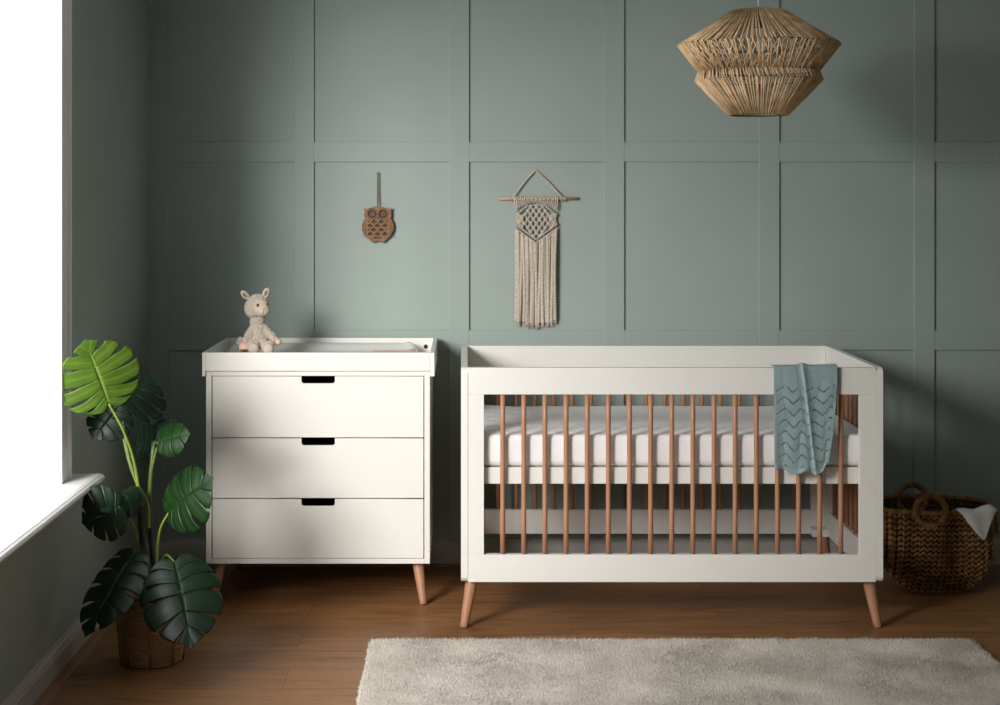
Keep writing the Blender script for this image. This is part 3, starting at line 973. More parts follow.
# ------------------------------------------------------------------ rattan pendant lamp
def make_pendant():
    Y = 5.2; S = F / Y
    c = Vector(((758.5 - VX) / S, Y, 0))
    Z = lambda py: EYE + (VY - py) / S
    lv = [(25.5 / S, Z(11.0)), (80.0 / S, Z(45.0)), (59.5 / S, Z(71)), (62.5 / S, Z(80.5)), (29.0 / S, Z(115.0))]
    t = thing('pendant_lamp', 'faceted woven rattan pendant lamp hanging from the ceiling above the cot', 'pendant lamp', (c.x, Y, lv[4][1]))
    rnd = random.Random(9)
    def ring_pt(k, a, dr=0): return Vector((c.x + (lv[k][0] + dr) * cos(a), Y + (lv[k][0] + dr) * sin(a), lv[k][1]))
    b = NB()
    for k in range(5): add_loop_tube(b, (c.x, Y, lv[k][1]), lv[k][0] - .003, .0021, 64, 6)
    for a in (0.3, 0.3 + 2 * pi / 3, 0.3 + 4 * pi / 3):
        add_tube(b, [ring_pt(0, a), Vector((c.x, Y, lv[0][1] + .0))], .0018, 6)
    obj('wire_frame', b, M_WIRE, t)
    def strands(name, k0, k1, n, twist, r, jit=.6, both=False, dr=.002):
        b = NB()
        for s in ((1, -1) if both else (1,)):
            for i in range(n):
                a = 2 * pi * (i + rnd.uniform(-.5, .5) * jit) / n
                tw = s * twist + rnd.uniform(-.5, .5) * twist * .5
                p0, p1 = ring_pt(k0, a, dr * rnd.uniform(-1, 1)), ring_pt(k1, a + tw, dr * rnd.uniform(-1, 1))
                rr = r * rnd.uniform(.75, 1.25)
                mid = (p0 + p1) / 2 + Vector((cos(a), sin(a), 0)) * rnd.uniform(-.002, .002)
                add_tube(b, [p0, mid, p1], rr, 5)
        # strand ends wrapped round the rings
        return obj(name, b, M_RATTAN, t)
    strands('upper_weave', 0, 1, 132, .08, .0029, jit=.9)
    strands('middle_weave', 1, 2, 62, .24, .0021, both=True)
    strands('middle_weave', 1, 2, 112, .03, .0027, jit=1.0)
    strands('collar_weave', 2, 3, 150, .05, .0024)
    strands('lower_weave', 3, 4, 132, .05, .0029, jit=.9)
    b = NB(); add_tube(b, [(c.x, Y, CH - .03), (c.x, Y, (CH + lv[0][1]) / 2), (c.x, Y, lv[0][1] - .055)], .0028, 10)
    obj('cable', b, M_CABLE, t)
    b = NB(); add_lathe(b, (c.x, Y, 0), [(.004, CH - .035), (.02, CH - .034), (.048, CH - .012), (.05, CH - .0005)], 32, True, True)
    obj('ceiling_rose', b, M_CABLE, t)
    b = NB(); add_lathe(b, (c.x, Y, lv[0][1]), [(.006, .012), (.018, .006), (.02, -.05), (.016, -.055)], 24, True, True)
    obj('lamp_holder', b, M_WIRE, t)
make_pendant()

# ------------------------------------------------------------------ owl hanging
def circ(cx, cz, rx, rz, n=24, a0=0.0):
    return [(cx + rx * cos(a0 + 2 * pi * k / n), cz + rz * sin(a0 + 2 * pi * k / n)) for k in range(n)]
def make_owl():
    Y = WY - .0095; S = F / Y
    px = 1 / S
    c = Vector(((377.9 - VX) / S, Y, EYE + (VY - 224.3) / S))
    t = thing('owl_ornament', 'brown fretwork wooden owl hanging from a twine loop on the green wall', 'wall ornament', (c.x, Y, c.z - 18 * px))
    # silhouette, pixels from the centre, right half then mirrored
    half = [(0, 18.2), (4, 17.4), (8, 16.2), (11.2, 15.3), (14.0, 16.2), (13.2, 12.5), (13.6, 9), (12.8, 6), (14.6, 3), (15.8, -1), (15.4, -6), (13.2, -10.5),
            (10.4, -13.5), (8.5, -15), (6.8, -17.2), (4.4, -18), (2.6, -16.6), (0, -16.8)]
    out = half + [(-x, z) for x, z in half[-2:0:-1]]
    out = [(x * px, z * px) for x, z in out]
    holes = []
    # scalloped openings on the breast
    for (hx, hz) in ((-3.6, 3.0), (3.6, 3.0), (-7.4, -.8), (0, -.8), (7.4, -.8), (-3.8, -5), (3.8, -5), (-7.4, -9.2), (0, -9.2), (7.4, -9.2), (-9.0, -4.9), (9.0, -4.9), (-9, 3.2), (9, 3.2)):
        big = abs(hx) < 8.5
        rx, rz = (3.0, 2.6) if big else (1.1, 1.2)
        pts = []
        for k in range(9):
            a = pi + pi * k / 8
            pts.append((hx + rx * cos(a), hz + rz * .9 * sin(a) + .2))
        pts += [(hx + rx * .45, hz + .5), (hx, hz + rz), (hx - rx * .45, hz + .5)]
        holes.append([(x * px, z * px) for x, z in pts])
    holes.append([(x * px, z * px) for x, z in [(-4.8, -12.6), (4.8, -12.6), (3.2, -14.2), (-3.2, -14.2)]])
    for s in (-1, 1): holes.append(circ(s * 5.3 * px, 10.3 * px, 4.5 * px, 4.5 * px, 28))
    bm = flat_shape([out] + holes, .005, .0006)
    bmesh.ops.translate(bm, vec=(c.x, Y - .009, c.z), verts=bm.verts[:])
    obj('body', bm, M_OWL, t)
    # darker backing layer
    bm = flat_shape([[(x * .965, z * .965) for x, z in out]], .003)
    bmesh.ops.translate(bm, vec=(c.x, Y - .0035, c.z), verts=bm.verts[:])
    tag(obj('backing_board', bm, M_OWLD, t), 'dark brown backing board')
    for s in (-1, 1):
        bm = flat_shape([circ(s * 5.3 * px, 10.3 * px, 2.1 * px, 2.1 * px, 24), circ(s * 5.3 * px, 10.3 * px, 1.0 * px, 1.0 * px, 16)], .004)
        bmesh.ops.translate(bm, vec=(c.x, Y - .0075, c.z), verts=bm.verts[:])
        e = obj('eye', bm, M_OWL, t)
        b = NB()
        for k in range(26):                       # beaded ring of lashes round the eye
            a = 2 * pi * k / 26
            add_ball(b, (c.x + (s * 5.3 + 5.5 * cos(a)) * px, Y - .0122, c.z + (10.3 + 5.5 * sin(a)) * px), (.42 * px, .0006, .42 * px), None, 6, 4)
        obj('eye_ring', b, M_OWLD, e)
        b = NB()                                  # carved wing scales
        for r in range(7):
            zz = 1.5 - r * 2.0
            w_ = 12.3 + 1.2 * cos((zz + 3) / 9)
            for q in (-1.2, .6):
                add_ball(b, (c.x + s * (w_ + q) * px, Y - .0121, c.z + (zz - 2 + (q > 0)) * px), (.55 * px, .0007, .75 * px), None, 6, 4)
        obj('wing_carving', b, M_OWLD, t)
    bm = flat_shape([[(-.9 * px, 6.6 * px), (.9 * px, 6.6 * px), (0, 4.2 * px)]], .002, .0003)
    bmesh.ops.translate(bm, vec=(c.x, Y - .0123, c.z), verts=bm.verts[:])
    obj('beak', bm, M_OWLD, t)
    b = NB(); zt = EYE + (VY - 173.5) / S
    add_tube(b, [(c.x, Y - .009, c.z + 16.6 * px), (c.x - .0024, Y - .008, (c.z + zt) / 2), (c.x - .0006, Y - .005, zt)], .0016, 8)
    add_tube(b, [(c.x, Y - .009, c.z + 16.6 * px), (c.x + .0022, Y - .007, (c.z + zt) / 2), (c.x + .0006, Y - .005, zt)], .0016, 8)
    add_ball(b, (c.x, Y - .006, zt), (.0040, .0035, .0050))
    obj('twine_loop', b, M_JUTE, t)
make_owl()

# ------------------------------------------------------------------ macrame hanging
def twist(bm, pts, r, pitch=.011, ply=2, n=5, ph=0.0):
    """a twisted cord: ply strands winding round the path"""
    path = [Vector(p) for p in pts]
    acc = [0.0]
    for i in range(1, len(path)): acc.append(acc[-1] + (path[i] - path[i - 1]).length)
    L = acc[-1]; steps = max(3, int(L / (pitch / 6)))
    samp = []; j = 0
    for i in range(steps + 1):
        s = L * i / steps
        while j < len(acc) - 2 and acc[j + 1] < s: j += 1
        k = (s - acc[j]) / max(1e-9, acc[j + 1] - acc[j]); samp.append((path[j].lerp(path[j + 1], min(1, k)), s))
    for q in range(ply):
        out = []
        for i, (p, s) in enumerate(samp):
            d = (samp[min(i + 1, steps)][0] - samp[max(i - 1, 0)][0]).normalized()
            u = d.cross(Vector((0, 1, 0)));  u = u.normalized() if u.length > .01 else Vector((1, 0, 0))
            v = d.cross(u)
            a = 2 * pi * s / pitch + 2 * pi * q / ply + ph
            out.append(p + (u * cos(a) + v * sin(a)) * r * .5)
        add_tube(bm, out, r * .62, n)

def make_macrame():
    Y = WY - .012; S = F / Y; px = 1 / S
    X = lambda p: (p - VX) / S
    Z = lambda p: EYE + (VY - p) / S
    rnd = random.Random(3)
    t = thing('macrame_hanging', 'cream macrame wall hanging with long fringe on a wooden dowel', 'wall hanging', (X(536), Y, Z(326)))
    zd = Z(198.6)
    b = NB(); add_tube(b, [(X(498.8), Y - .002, zd), (X(536), Y - .002, zd + .001), (X(577.3), Y - .002, zd + .0005)], .0062, 16)
    obj('dowel', b, M_PINE, t)
    b = NB()
    yh = Y - .004
    twist(b, [(X(512), yh - .006, zd + .003), (X(518), yh, Z(190)), (X(527), yh + .004, Z(179)), (X(535.5), Y + .004, Z(170))], .0034, .010)
    twist(b, [(X(535.5), Y + .004, Z(170)), (X(545), yh + .004, Z(179)), (X(554), yh, Z(188.5)), (X(562), yh - .006, zd + .003)], .0034, .010, ph=1)
    for xx in (X(511.5), X(509.6), X(513.4), X(561), X(563), X(565)):
        add_loop_tube(b, (xx, Y - .002, zd), .0085, .0024, 20, 6, ax='x')
    obj('hanging_cord', b, M_CORD, t)
    # lark's head knots along the dowel
    b = NB()
    n = 22
    xs = [514.6 + i * (557.6 - 514.6) / (n - 1) for i in range(n)]
    for xx in xs:
        add_loop_tube(b, (X(xx), Y - .002, zd), .0088, .0027, 18, 6, ax='x')
    for i in range(0, n, 2):
        xx = X((xs[i] + xs[i + 1]) / 2)
        add_ball(b, (xx, Y - .0115, zd - .003), (.0058, .0034, .0030), None, 12, 8)
    # strands running down beside the diamond panel
    def vtx(x): return 198 + 44 - abs(x - 536.3) / 22.0 * 16
    # netting of square knots: rows offset, cords crossing between them
    knots = {}
    for r in range(8):
        zc = 206 + r * 4.3
        off = 0 if r % 2 == 0 else 2.95
        k = -4
        for k in range(-4, 5):
            x = 536.3 + k * 5.9 + (off if r % 2 else 0)
            if r % 2 and k == 4: continue
            half = min(8.5 + r * 5.0, 19.5) if r < 4 else 21 - max(0, (zc - (vtx(0) if False else 222)) * 1.05)
            if abs(x - 536.3) > half: continue
            knots[(r, round(x, 1))] = (x, zc)
            add_ball(b, (X(x), Y - .0085, Z(zc)), (1.45 * px, .0038, 1.35 * px), None, 10, 8)
            add_ball(b, (X(x), Y - .0105, Z(zc)), (2.1 * px, .0026, .62 * px), None, 10, 6)
    for (r, _), (x, z) in knots.items():
        for (r2, _), (x2, z2) in knots.items():
            if r2 == r + 1 and abs(x2 - x) < 3.4:
                add_tube(b, [(X(x), Y - .0065, Z(z)), (X((x + x2) / 2) , Y - .008, Z((z + z2) / 2)), (X(x2), Y - .0065, Z(z2))], .0026, 6)
    # cords from the dowel to the diagonal hitch lines
    for i, xx in enumerate(xs):
        d = abs(xx - 536.1) / 21.5
        ytop = 202.5 + 9.0 * d * d          # upper hitch line slopes down to the sides
        pull = (xx - 536.1) * (-.05)
        add_tube(b, [(X(xx), Y - .009, zd - .004), (X(xx + pull * .5), Y - .0085, Z((201 + ytop) / 2)), (X(xx + pull), Y - .008, Z(ytop))], .0027, 6)
    # hitched diagonals: outer diamond outline, two rows each at the bottom
    def hitch(x0, z0, x1, z1, r=1.15, y=0.0):
        m = max(3, int(sqrt((x1 - x0) ** 2 + (z1 - z0) ** 2) / 1.65))
        twist(b, [(X(x0), Y - .006, Z(z0)), (X((x0 + x1) / 2), Y - .006, Z((z0 + z1) / 2)), (X(x1), Y - .006, Z(z1))], .0030, .01)
        ang = math.atan2(-(z1 - z0), x1 - x0)
        for k in range(m + 1):
            q = k / m; x = x0 + (x1 - x0) * q; z = z0 + (z1 - z0) * q
            add_ball(b, (X(x), Y - .0105 - y, Z(z)), (.55 * px, .0042, r * 1.25 * px), Matrix.Rotation(-ang * .0 - (.35 if x1 > x0 else -.35), 4, 'Y'), 8, 6)
    for s in (-1, 1):
        cx = 536.1
        hitch(cx + s * 9, 205.5, cx + s * 20.0, 214.5)
        hitch(cx + s * 20.6, 224.0, cx + s * .8, 238.6)
        hitch(cx + s * 20.6, 228.2, cx + s * .8, 242.6)
        for k in range(5):                       # sides of the diamond: loose cords bowing outwards
            z0, z1 = 213 + k * .4, 226
            o_ = 20.8 - k * 1.5
            add_tube(b, [(X(cx + s * (o_ - .3)), Y - .006 - .001 * k, Z(z0)), (X(cx + s * (o_ - 1.8)), Y - .0055, Z(219)), (X(cx + s * (o_ - .2)), Y - .006, Z(z1))], .0027, 6)
    obj('knotted_panel', b, M_CORD, t)
    # fringe: twisted cords hanging free
    m = 20
    for i in range(m):
        xx = 516.4 + i * (555.8 - 516.4) / (m - 1) + rnd.uniform(-.3, .3)
        d = abs(xx - 536.1) / 21.5
        y0 = 243 - 14.5 * d
        y1 = 325.5 - 5.5 * d + rnd.uniform(-2.2, 1.2)
        if 7 <= i <= 12: y1 -= 1.0
        pts = []
        sway = rnd.uniform(-1.5, 1.5); yo = rnd.uniform(0, .009)
        for k in range(9):
            q = k / 8
            pts.append((X(xx + sway * sin(q * 2.4 + i) - (xx - 536) * .02 * sin(q * pi)), Y - .0045 - yo * sin(q * pi) - (.004 if i % 2 else 0), Z(y0 + (y1 - y0) * q)))
        b = NB(); twist(b, pts, .0066, .021, ph=i * 1.3, n=6)
        # frayed end
        ex, ey, ez = pts[-1]
        for q in range(7):
            add_tube(b, [(ex, ey, ez + .002), (ex + rnd.uniform(-.004, .004), ey + rnd.uniform(-.003, .003), ez - .008), (ex + rnd.uniform(-.007, .007), ey + rnd.uniform(-.003, .003), ez - rnd.uniform(.012, .02))], [.0014, .001, .0005], 4)
        obj('fringe_cord', b, M_CORD, t)
    # a small nail holds it
make_macrame()

# ------------------------------------------------------------------ seagrass basket with ring handles
def make_basket():
    cx, cy = 1.757, 5.935
    hw, hd, H = 0.238, 0.165, 0.305
    t = thing('seagrass_basket', 'dark plaited seagrass basket with two ring handles beside the right end of the cot', 'basket', (cx, cy, 0))
    def surf(side, u, v, off=0.0):
        """u -1..1 across the rim, v 0 rim .. 1 floor; side -1 front, 1 back. Ropes fan out from the handle."""
        # point on rim, seen from the front
        rim_x = math.copysign(abs(u) ** 1.35, u) * hw * .98
        ang = u * 1.42
        # bottom contour: flattened half-ellipse reached by fanning lines
        bx = hw * .99 * sin(ang) * (0.62 + .38 * abs(u) ** 2.5)
        bz = H * (1 - cos(ang) ** .55) * .93 if abs(ang) < pi / 2 else H * .93
        bz = H * .90 * (abs(u) ** 5)
        x = rim_x * .42 * (1 - v) + bx * v + rim_x * .58 * (1 - v) * 1.0
        zr = H + .012 * (1 - u * u) * 0 - .035 * (1 - abs(u)) ** 2 * 0
        z = zr * (1 - v) + bz * v
        # depth: oval plan, widest at mid height and tucked under at the floor
        k = max(0.0, 1 - (x / (hw * 1.01)) ** 2) ** .5
        prof = (.80 + .28 * sin(min(1, z / H) * pi * .75)) if True else 1
        tuck = smoothstep(0, .10, z) * .24 + .76
        y = hd * k * prof * tuck
        nrm = Vector((x / hw * .9, side * (k + .15), -.25 * (1 - z / H))).normalized()
        return Vector((cx + x, cy + side * y, z)) + nrm * off, nrm
    # inner skin
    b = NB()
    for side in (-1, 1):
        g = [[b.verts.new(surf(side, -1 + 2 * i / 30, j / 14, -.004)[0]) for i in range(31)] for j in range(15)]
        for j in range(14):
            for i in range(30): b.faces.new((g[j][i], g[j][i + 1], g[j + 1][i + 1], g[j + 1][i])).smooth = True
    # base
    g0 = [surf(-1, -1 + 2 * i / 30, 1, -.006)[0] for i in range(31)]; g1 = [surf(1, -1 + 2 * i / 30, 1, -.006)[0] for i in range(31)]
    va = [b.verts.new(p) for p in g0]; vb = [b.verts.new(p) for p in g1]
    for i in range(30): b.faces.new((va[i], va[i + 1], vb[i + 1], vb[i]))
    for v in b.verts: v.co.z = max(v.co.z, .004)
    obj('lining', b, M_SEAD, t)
    # plaited ropes
    for side in (-1, 1):
        b = NB()
        nr = 19
        for r in range(nr):
            u = -1 + 2 * (r + .5) / nr
            L = 0; prev = surf(side, u, 0)[0]
            for k in range(1, 13):
                q = surf(side, u, k / 12)[0]; L += (q - prev).length; prev = q
            m = max(4, int(L / .0195))
            for k in range(m):
                v = (k + .5) / m
                p, nrm = surf(side, u, v, .003)
                p2, _ = surf(side, u, min(1, v + .02), .003)
                du = surf(side, u + .01, v, .003)[0] - surf(side, u - .01, v, .003)[0]
                wid = du.length / .02 * (2 / nr)
                d = (p2 - p).normalized(); sdir = d.cross(nrm).normalized()
                for s in (-1, 1):
                    c = p + sdir * s * wid * .24 + d * (.004 if s > 0 else 0)
                    ax = (d + sdir * s * -.75).normalized(); w2 = ax.cross(nrm).normalized(); n2 = w2.cross(ax)
                    M = Matrix((( ax.x, w2.x, n2.x, 0), (ax.y, w2.y, n2.y, 0), (ax.z, w2.z, n2.z, 0), (0, 0, 0, 1)))
                    add_ball(b, c, (.0115, max(.0028, wid * .215), .0085), M, 8, 6)
        for v in b.verts: v.co.z = max(v.co.z, .0015)
        obj('woven_side', b, M_SEA, t)
    # thick plaited rim
    b = NB()
    m = 56
    loop = [surf(-1, -1 + 2 * k / m, 0, .002)[0] for k in range(m)] + [surf(1, 1 - 2 * k / m, 0, .002)[0] for k in range(m)]
    loop = [p + Vector((0, 0, .004)) for p in loop]
    add_tube(b, loop + [loop[0]], .0075, 8)
    for k in range(len(loop)):
        p, q = loop[k], loop[(k + 1) % len(loop)]
        d = (q - p).normalized() if (q - p).length > 0 else Vector((1, 0, 0))
        ax = (d + Vector((0, 0, .6 * (1 if k % 2 else -1)))).normalized()
        M = ax.to_track_quat('X', 'Z').to_matrix().to_4x4()
        add_ball(b, p, (.0115, .0090, .0090), M, 8, 6)
    obj('rim', b, M_SEA, t)
    # ring handles, wound with cord
    for side, hx, hz in ((-1, -.046, H + .016), (1, -.018, H - .006)):
        b = NB()
        y = cy + side * (hd * .98) + (-.010 if side < 0 else 0)
        R = .056; hc = Vector((cx + hx, y, hz))
        add_loop_tube(b, hc, R, .0105, 48, 10, ax='y')
        for k in range(64):
            a = 2 * pi * k / 64
            c = hc + Vector((R * cos(a), 0, R * sin(a)))
            ax = Vector((cos(a), 0, sin(a))); 
            M = (ax + Vector((-sin(a), .3, cos(a))) * .25).normalized().to_track_quat('X', 'Y').to_matrix().to_4x4()
            add_ball(b, c, (.0122, .0125, .0034), M, 8, 6)
        obj('handle', b, M_SEA, t)
    return surf, t, H
surf_b, bt, BH = make_basket()

def make_cloth():
    # corner of a white muslin hanging over the rim at the right
    bm = NB(); n = 26; g = []
    for j in range(n + 1):
        v = j / n
        row = []
        for i in range(n + 1):
            s = i / n
            u0, u1 = .36, .93
            u = u0 + (u1 - u0) * s
            # v 0..0.35 inside the basket and over the rim, then down as a triangle
            if v < .35:
                k = v / .35
                p, nr = surf_b(-1, u, 0, .0)
                inn = Vector((p.x - .01, p.y + .085 * (1 - k), BH - .035 * (1 - k) ** 2 + .018 * sin(k * pi / 2) + .004 * sin(s * 9)))
                row.append(inn + Vector((0, -.016 * k, 0)))
            else:
                k = (v - .35) / .65
                um = .69
                uu = um + (u - um) * (1 - k)
                dv = .36 * k
                p, nr = surf_b(-1, uu, min(1, dv), .020)
                p.z += .010 * (1 - k) + .0
                p.y -= .004 * sin(s * 8) * (1 - k)
                row.append(p)
        g.append([bm.verts.new(p) for p in row])
    for j in range(n):
        for i in range(n): bm.faces.new((g[j][i], g[j][i + 1], g[j + 1][i + 1], g[j + 1][i])).smooth = True
    bmesh.ops.remove_doubles(bm, verts=bm.verts[:], dist=1e-5)
    o = obj('muslin_cloth', bm, mat('white_muslin', (0.66, 0.64, 0.63), 0.9, var=.02, spec=.1), None, smooth=True)
    recentre(o)
    md = o.modifiers.new('thickness', 'SOLIDIFY'); md.thickness = .003; md.offset = 1
    tag(o, 'white cloth with its corner hanging over the rim of the seagrass basket', 'cloth')
make_cloth()

# ------------------------------------------------------------------ monstera
def leaf_mesh(L, W, lobes=6, gap=.5, t0=.42, fold=.12, droop=.25, side_droop=.25, seed=0, ripple=.004, curl=0.0, holes=True):
    """a split monstera leaf: base at the origin, tip along +Y, upper face +Z. Returns verts, faces, vein values."""
    rnd = random.Random(seed)
    bm = bmesh.new(); vl = bm.verts.layers.float.new('vein')
    c = Vector((0, .36 * L))
    NT, NS = 12, 8
    def margin(s):
        th = radians(158) * (1 - s) ** .92                       # angle from the tip direction
        # heart outline
        r = L * (.62 - .16 * cos(th) * 0)
        a = th
        R = W * .5 * (1.02 + .10 * sin(a * 1.4)) 
        Rt = L * .64
        k = cos(a)
        r = R + (Rt - R) * max(0, k) ** 4.0 + (.46 * L - R) * max(0, -k) ** 2.0 * .9
        if k > 0:
            return Vector((R * sin(a) ** 1.40, c.y + Rt * k ** .95 + .035 * L * math.exp(-(a / .13) ** 2)))
        return Vector((sin(a) * r, c.y + cos(a) * r))
    def base(s): return Vector((0, L * (.02 + .90 * s ** 1.15)))
    def lat(s, t):
        B, Mg = base(s), margin(s)
        p = B.lerp(Mg, t)
        p.y += -.05 * L * sin(t * pi) * (1 - s) + .02 * L * sin(t * pi) * s
        return p
    def put(p, sgn, t, s):
        x, y = p.x * sgn, p.y
        q = y / L
        z = fold * abs(x) - droop * L * max(0, q) ** 2 * .5 - side_droop * (x * x) / (W * .5)
        if q < 0: z -= .25 * abs(y)
        z += ripple * L * sin(s * lobes * 2 * pi) * t * 1.2
        if curl: z -= curl * (x ** 2) * sgn / W
        return Vector((x, y, z))
    def slit(d0, x): return smoothstep(d0, min(.95, d0 + .38), x) * (1 - .35 * smoothstep(.80, 1.0, x))
    for sgn in (1, -1):
        cut = [i / lobes for i in range(lobes + 1)]
        cut = [0] + [min(.985, k + rnd.uniform(-.018, .018)) for k in cut[1:-1]] + [1]
        depth = [t0 + rnd.uniform(-.12, .14) for _ in cut]
        gp = [gap * rnd.uniform(.7, 1.25) for _ in cut]
        for i in range(lobes):
            a, b_ = cut[i], cut[i + 1]
            wdt = b_ - a
            g = []
            for k in range(NS + 1):
                sig = k / NS
                col = []
                for m in range(NT + 1):
                    t = m / NT
                    tt = t * (1 - .085 * max(0, 1 - 2 * sig) ** 2.5 - .02 * max(0, 2 * sig - 1) ** 4)
                    ga = (gp[i] * wdt * .24 * slit(depth[i], tt) if i > 0 else 0)
                    gb = (gp[i + 1] * wdt * .24 * slit(depth[i + 1], tt) if i < lobes - 1 else 0)
                    s = a + ga + (wdt - ga - gb) * sig
                    v = bm.verts.new(put(lat(s, tt), sgn, tt, s))
                    vein = max(0, 1 - abs(sig - .5) * 8) * .55
                    if tt < .04: vein = 1.0
                    v[vl] = vein
                    col.append(v)
                g.append(col)
            for k in range(NS):
                for m in range(NT):
                    try:
                        q = (g[k][m], g[k + 1][m], g[k + 1][m + 1], g[k][m + 1])
                        if sgn < 0: q = q[::-1]
                        bm.faces.new(q).smooth = True
                    except ValueError: pass
    bmesh.ops.remove_doubles(bm, verts=bm.verts[:], dist=L * 1e-4)
    return bm

POT = Vector((-0.998, 5.0, 0))
def make_plant():
    t = thing('potted_monstera', 'tall monstera plant with split leaves in a woven basket pot below the window sill', 'potted plant', POT)
    # pot: woven bark strips in rows with vertical canes
    H = .205; r0, r1 = .093, .104
    rnd = random.Random(8)
    b = NB()
    prof = []
    rows = 30
    for i in range(rows * 4 + 1):
        q = i / (rows * 4); z = .002 + q * (H - .004)
        prof.append((r0 + (r1 - r0) * q ** .8 + .004 * sin(q * pi) + .0017 * abs(sin(q * rows * pi)), z))
    n = 96; rings = []
    for r, z in prof:
        ring = []
        for k in range(n):
            a = 2 * pi * k / n
            dr = .0026 * noise.noise(Vector((cos(a) * 5, sin(a) * 5, z * 90)))
            dz = .0022 * noise.noise(Vector((cos(a) * 3, sin(a) * 3, z * 30 + 7)))
            ring.append(b.verts.new((POT.x + (r + dr) * cos(a), POT.y + (r + dr) * sin(a), max(.0015, z + dz))))
        rings.append(ring)
    for i in range(len(rings) - 1):
        for k in range(n): b.faces.new((rings[i][k], rings[i][(k + 1) % n], rings[i + 1][(k + 1) % n], rings[i + 1][k])).smooth = True
    # inner wall and floor
    inn = [(r1 - .007, H - .002), (r1 - .010, H - .06), (r0 - .006, .012)]
    prev = rings[-1]
    for r, z in inn:
        ring = [b.verts.new((POT.x + r * cos(2 * pi * k / n), POT.y + r * sin(2 * pi * k / n), z)) for k in range(n)]
        for k in range(n): b.faces.new((prev[k], prev[(k + 1) % n], ring[(k + 1) % n], ring[k])).smooth = True
        prev = ring
    b.faces.new(prev); b.faces.new(rings[0][::-1])
    pot = obj('pot', b, M_POT, t)
    b = NB(); add_loop_tube(b, (POT.x, POT.y, H - .001), r1 - .001, .0052, 72, 10)
    for k in range(60):
        a = 2 * pi * k / 60
        add_ball(b, (POT.x + (r1 - .001) * cos(a), POT.y + (r1 - .001) * sin(a), H - .001), (.0062, .0062, .0028), Matrix.Rotation(a, 4, 'Z') @ Matrix.Rotation(.5, 4, 'X'), 8, 6)
    obj('pot_rim', b, M_RIB, pot)
    for k in range(8):
        a = radians(-90 - 38) + k * 2 * pi / 8
        pts = []
        for q in (0.01, .25, .5, .75, .98):
            r = r0 + (r1 - r0) * q ** .8 + .004 * sin(q * pi) + .0035
            pts.append((POT.x + r * cos(a), POT.y + r * sin(a), q * H))
        b = NB(); add_tube(b, pts, .0032, 8)
        b2 = a + .035
        pts = [(POT.x + (p[0] - POT.x) * cos(.04) - (p[1] - POT.y) * sin(.04), POT.y + (p[0] - POT.x) * sin(.04) + (p[1] - POT.y) * cos(.04), p[2]) for p in pts]
        add_tube(b, pts, .0028, 8)
        obj('pot_rib', b, M_RIB, pot)
    b = NB(); g = []
    for j in range(10):
        r = (r1 - .011) * j / 9
        g.append([b.verts.new((POT.x + r * cos(2 * pi * k / 40), POT.y + r * sin(2 * pi * k / 40), H - .028 + .004 * noise.noise(Vector((r * 60 * cos(k / 6.3), r * 60 * sin(k / 6.3), 0))))) for k in range(40)])
    for j in range(9):
        for k in range(40): b.faces.new((g[j][k], g[j][(k + 1) % 40], g[j + 1][(k + 1) % 40], g[j + 1][k])).smooth = True
    bmesh.ops.remove_doubles(b, verts=b.verts[:], dist=1e-6)
    obj('soil', b, M_SOIL, t)
    # dark stems
    def curve(p, n=10):
        P_ = [Vector(q) for q in p]
        P_ = [P_[0] * 2 - P_[1]] + P_ + [P_[-1] * 2 - P_[-2]]
        out = []
        for i in range(1, len(P_) - 2):
            for k in range(n):
                s = k / n; a, b_, c_, d_ = P_[i - 1], P_[i], P_[i + 1], P_[i + 2]
                out.append(.5 * ((2 * b_) + (-a + c_) * s + (2 * a - 5 * b_ + 4 * c_ - d_) * s * s + (-a + 3 * b_ - 3 * c_ + d_) * s ** 3))
        out.append(P_[-2]); return out
    b = NB()
    s1 = curve([at(153, 606, 5.0), at(148, 570, 4.99), at(143, 540, 4.98), at(140, 505, 4.97)])
    add_tube(b, s1, [.016 - .008 * i / (len(s1) - 1) for i in range(len(s1))], 12)
    obj('stem', b, M_STEM, t)
    b = NB()
    s2 = curve([at(156, 606, 5.01), at(154, 570, 5.02), at(151, 535, 5.02), at(149, 495, 5.02)])
    add_tube(b, s2, [.014 - .008 * i / (len(s2) - 1) for i in range(len(s2))], 12)
    obj('stem', b, M_STEM, t)
    # leaves: base pixel/depth, tip pixel/depth, width in px, face direction, shape
    def leaf(base, tip, Wpx, nrm, m, pm, pet, seed, label=None, **kw):
        B, Tp = at(*base), at(*tip)
        d = Tp - B; L = d.length
        yv = d.normalized()
        nv = Vector(nrm); nv = (nv - yv * nv.dot(yv)).normalized()
        xv = yv.cross(nv)
        bm = leaf_mesh(L, Wpx * base[2] / F, seed=seed, **kw)
        M = Matrix(((xv.x, yv.x, nv.x, B.x), (xv.y, yv.y, nv.y, B.y), (xv.z, yv.z, nv.z, B.z), (0, 0, 0, 1)))
        bmesh.ops.transform(bm, matrix=M, verts=bm.verts[:])
        for v in bm.verts: 
            if v.co.x < WX + .03: v.co.x = WX + .03
        me = bpy.data.meshes.new('leaf'); bm.to_mesh(me); bm.free()
        o = link_mesh('leaf', me, m, t, smooth=True)
        if label: o['label'] = label
        md = o.modifiers.new('thickness', 'SOLIDIFY'); md.thickness = .0007; md.offset = 0
        pts = curve([at(*q) for q in pet] + [B - nv * .002])
        b = NB(); n = len(pts)
        add_tube(b, pts, [.0052 - .0020 * i / (n - 1) for i in range(n)], 10)
        # midrib continues on the leaf
        obj('petiole', b, pm, o)
        return o
    G, GD = M_PET, M_PETD
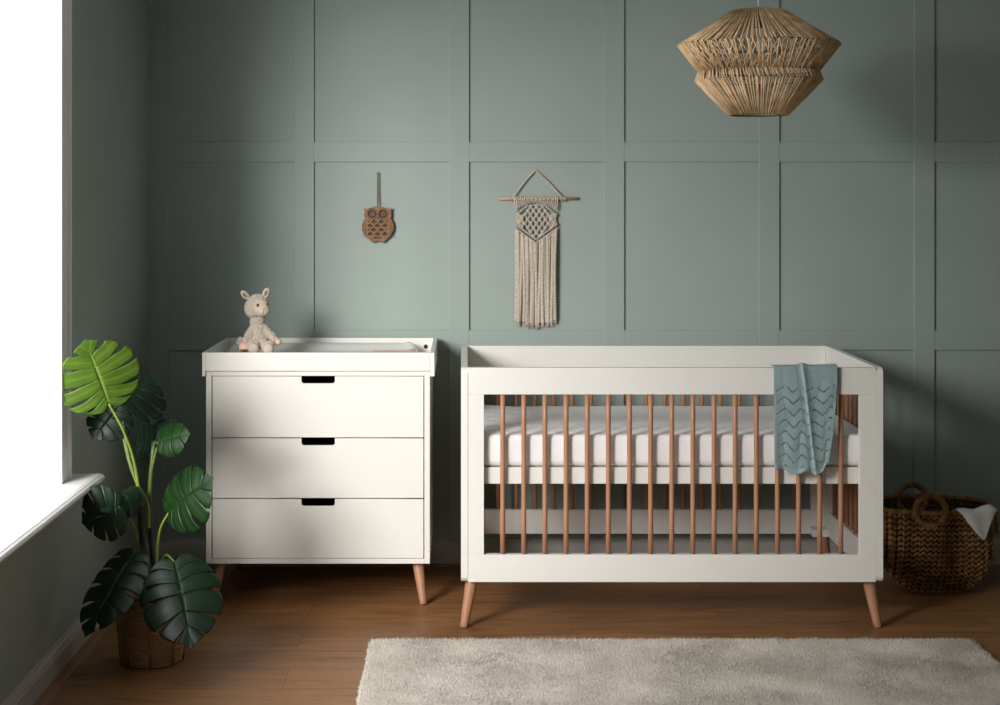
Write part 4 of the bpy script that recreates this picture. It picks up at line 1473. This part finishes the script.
    # bright young leaf, its back to the camera, high at the window
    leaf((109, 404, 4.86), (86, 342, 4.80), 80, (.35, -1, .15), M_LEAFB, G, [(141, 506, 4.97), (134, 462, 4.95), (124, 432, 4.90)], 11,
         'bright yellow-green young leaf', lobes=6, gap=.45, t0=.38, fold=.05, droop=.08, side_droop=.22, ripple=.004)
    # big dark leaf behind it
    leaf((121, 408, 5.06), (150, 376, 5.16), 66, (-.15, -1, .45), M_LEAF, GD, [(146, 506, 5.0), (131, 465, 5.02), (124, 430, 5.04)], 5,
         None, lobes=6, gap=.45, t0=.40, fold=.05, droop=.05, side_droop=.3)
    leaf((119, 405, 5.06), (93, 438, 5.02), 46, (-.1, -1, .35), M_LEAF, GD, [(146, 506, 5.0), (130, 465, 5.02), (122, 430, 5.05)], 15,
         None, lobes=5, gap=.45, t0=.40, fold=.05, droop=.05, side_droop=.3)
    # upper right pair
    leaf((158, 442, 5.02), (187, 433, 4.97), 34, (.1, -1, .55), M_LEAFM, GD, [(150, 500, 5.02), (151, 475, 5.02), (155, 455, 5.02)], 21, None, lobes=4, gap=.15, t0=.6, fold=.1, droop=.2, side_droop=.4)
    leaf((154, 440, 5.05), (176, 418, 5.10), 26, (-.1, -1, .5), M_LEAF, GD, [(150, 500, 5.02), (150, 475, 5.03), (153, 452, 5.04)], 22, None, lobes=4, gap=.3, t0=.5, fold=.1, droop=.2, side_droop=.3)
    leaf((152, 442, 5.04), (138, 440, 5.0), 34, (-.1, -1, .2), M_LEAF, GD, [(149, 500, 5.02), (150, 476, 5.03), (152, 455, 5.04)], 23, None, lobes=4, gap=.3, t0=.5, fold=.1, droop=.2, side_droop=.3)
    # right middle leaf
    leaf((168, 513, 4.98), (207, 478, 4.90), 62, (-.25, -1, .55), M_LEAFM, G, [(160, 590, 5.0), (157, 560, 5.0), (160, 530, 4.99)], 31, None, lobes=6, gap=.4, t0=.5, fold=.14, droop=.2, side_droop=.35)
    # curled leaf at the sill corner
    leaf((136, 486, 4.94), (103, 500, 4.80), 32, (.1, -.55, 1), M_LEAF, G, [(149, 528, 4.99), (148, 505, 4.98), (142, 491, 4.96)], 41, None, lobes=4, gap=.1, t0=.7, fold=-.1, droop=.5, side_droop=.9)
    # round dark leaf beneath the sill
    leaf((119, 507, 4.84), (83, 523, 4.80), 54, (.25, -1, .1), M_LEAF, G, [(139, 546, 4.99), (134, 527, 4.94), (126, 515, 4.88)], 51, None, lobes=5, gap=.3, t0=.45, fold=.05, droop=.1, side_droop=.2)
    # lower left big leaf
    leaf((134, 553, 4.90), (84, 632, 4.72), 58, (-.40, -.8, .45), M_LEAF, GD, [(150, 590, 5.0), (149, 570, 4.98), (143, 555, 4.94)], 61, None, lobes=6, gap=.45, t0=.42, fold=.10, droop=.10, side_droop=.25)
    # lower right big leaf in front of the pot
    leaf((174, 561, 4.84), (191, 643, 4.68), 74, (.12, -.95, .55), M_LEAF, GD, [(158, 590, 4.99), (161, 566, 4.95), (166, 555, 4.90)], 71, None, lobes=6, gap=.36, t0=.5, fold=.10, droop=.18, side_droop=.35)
make_plant()
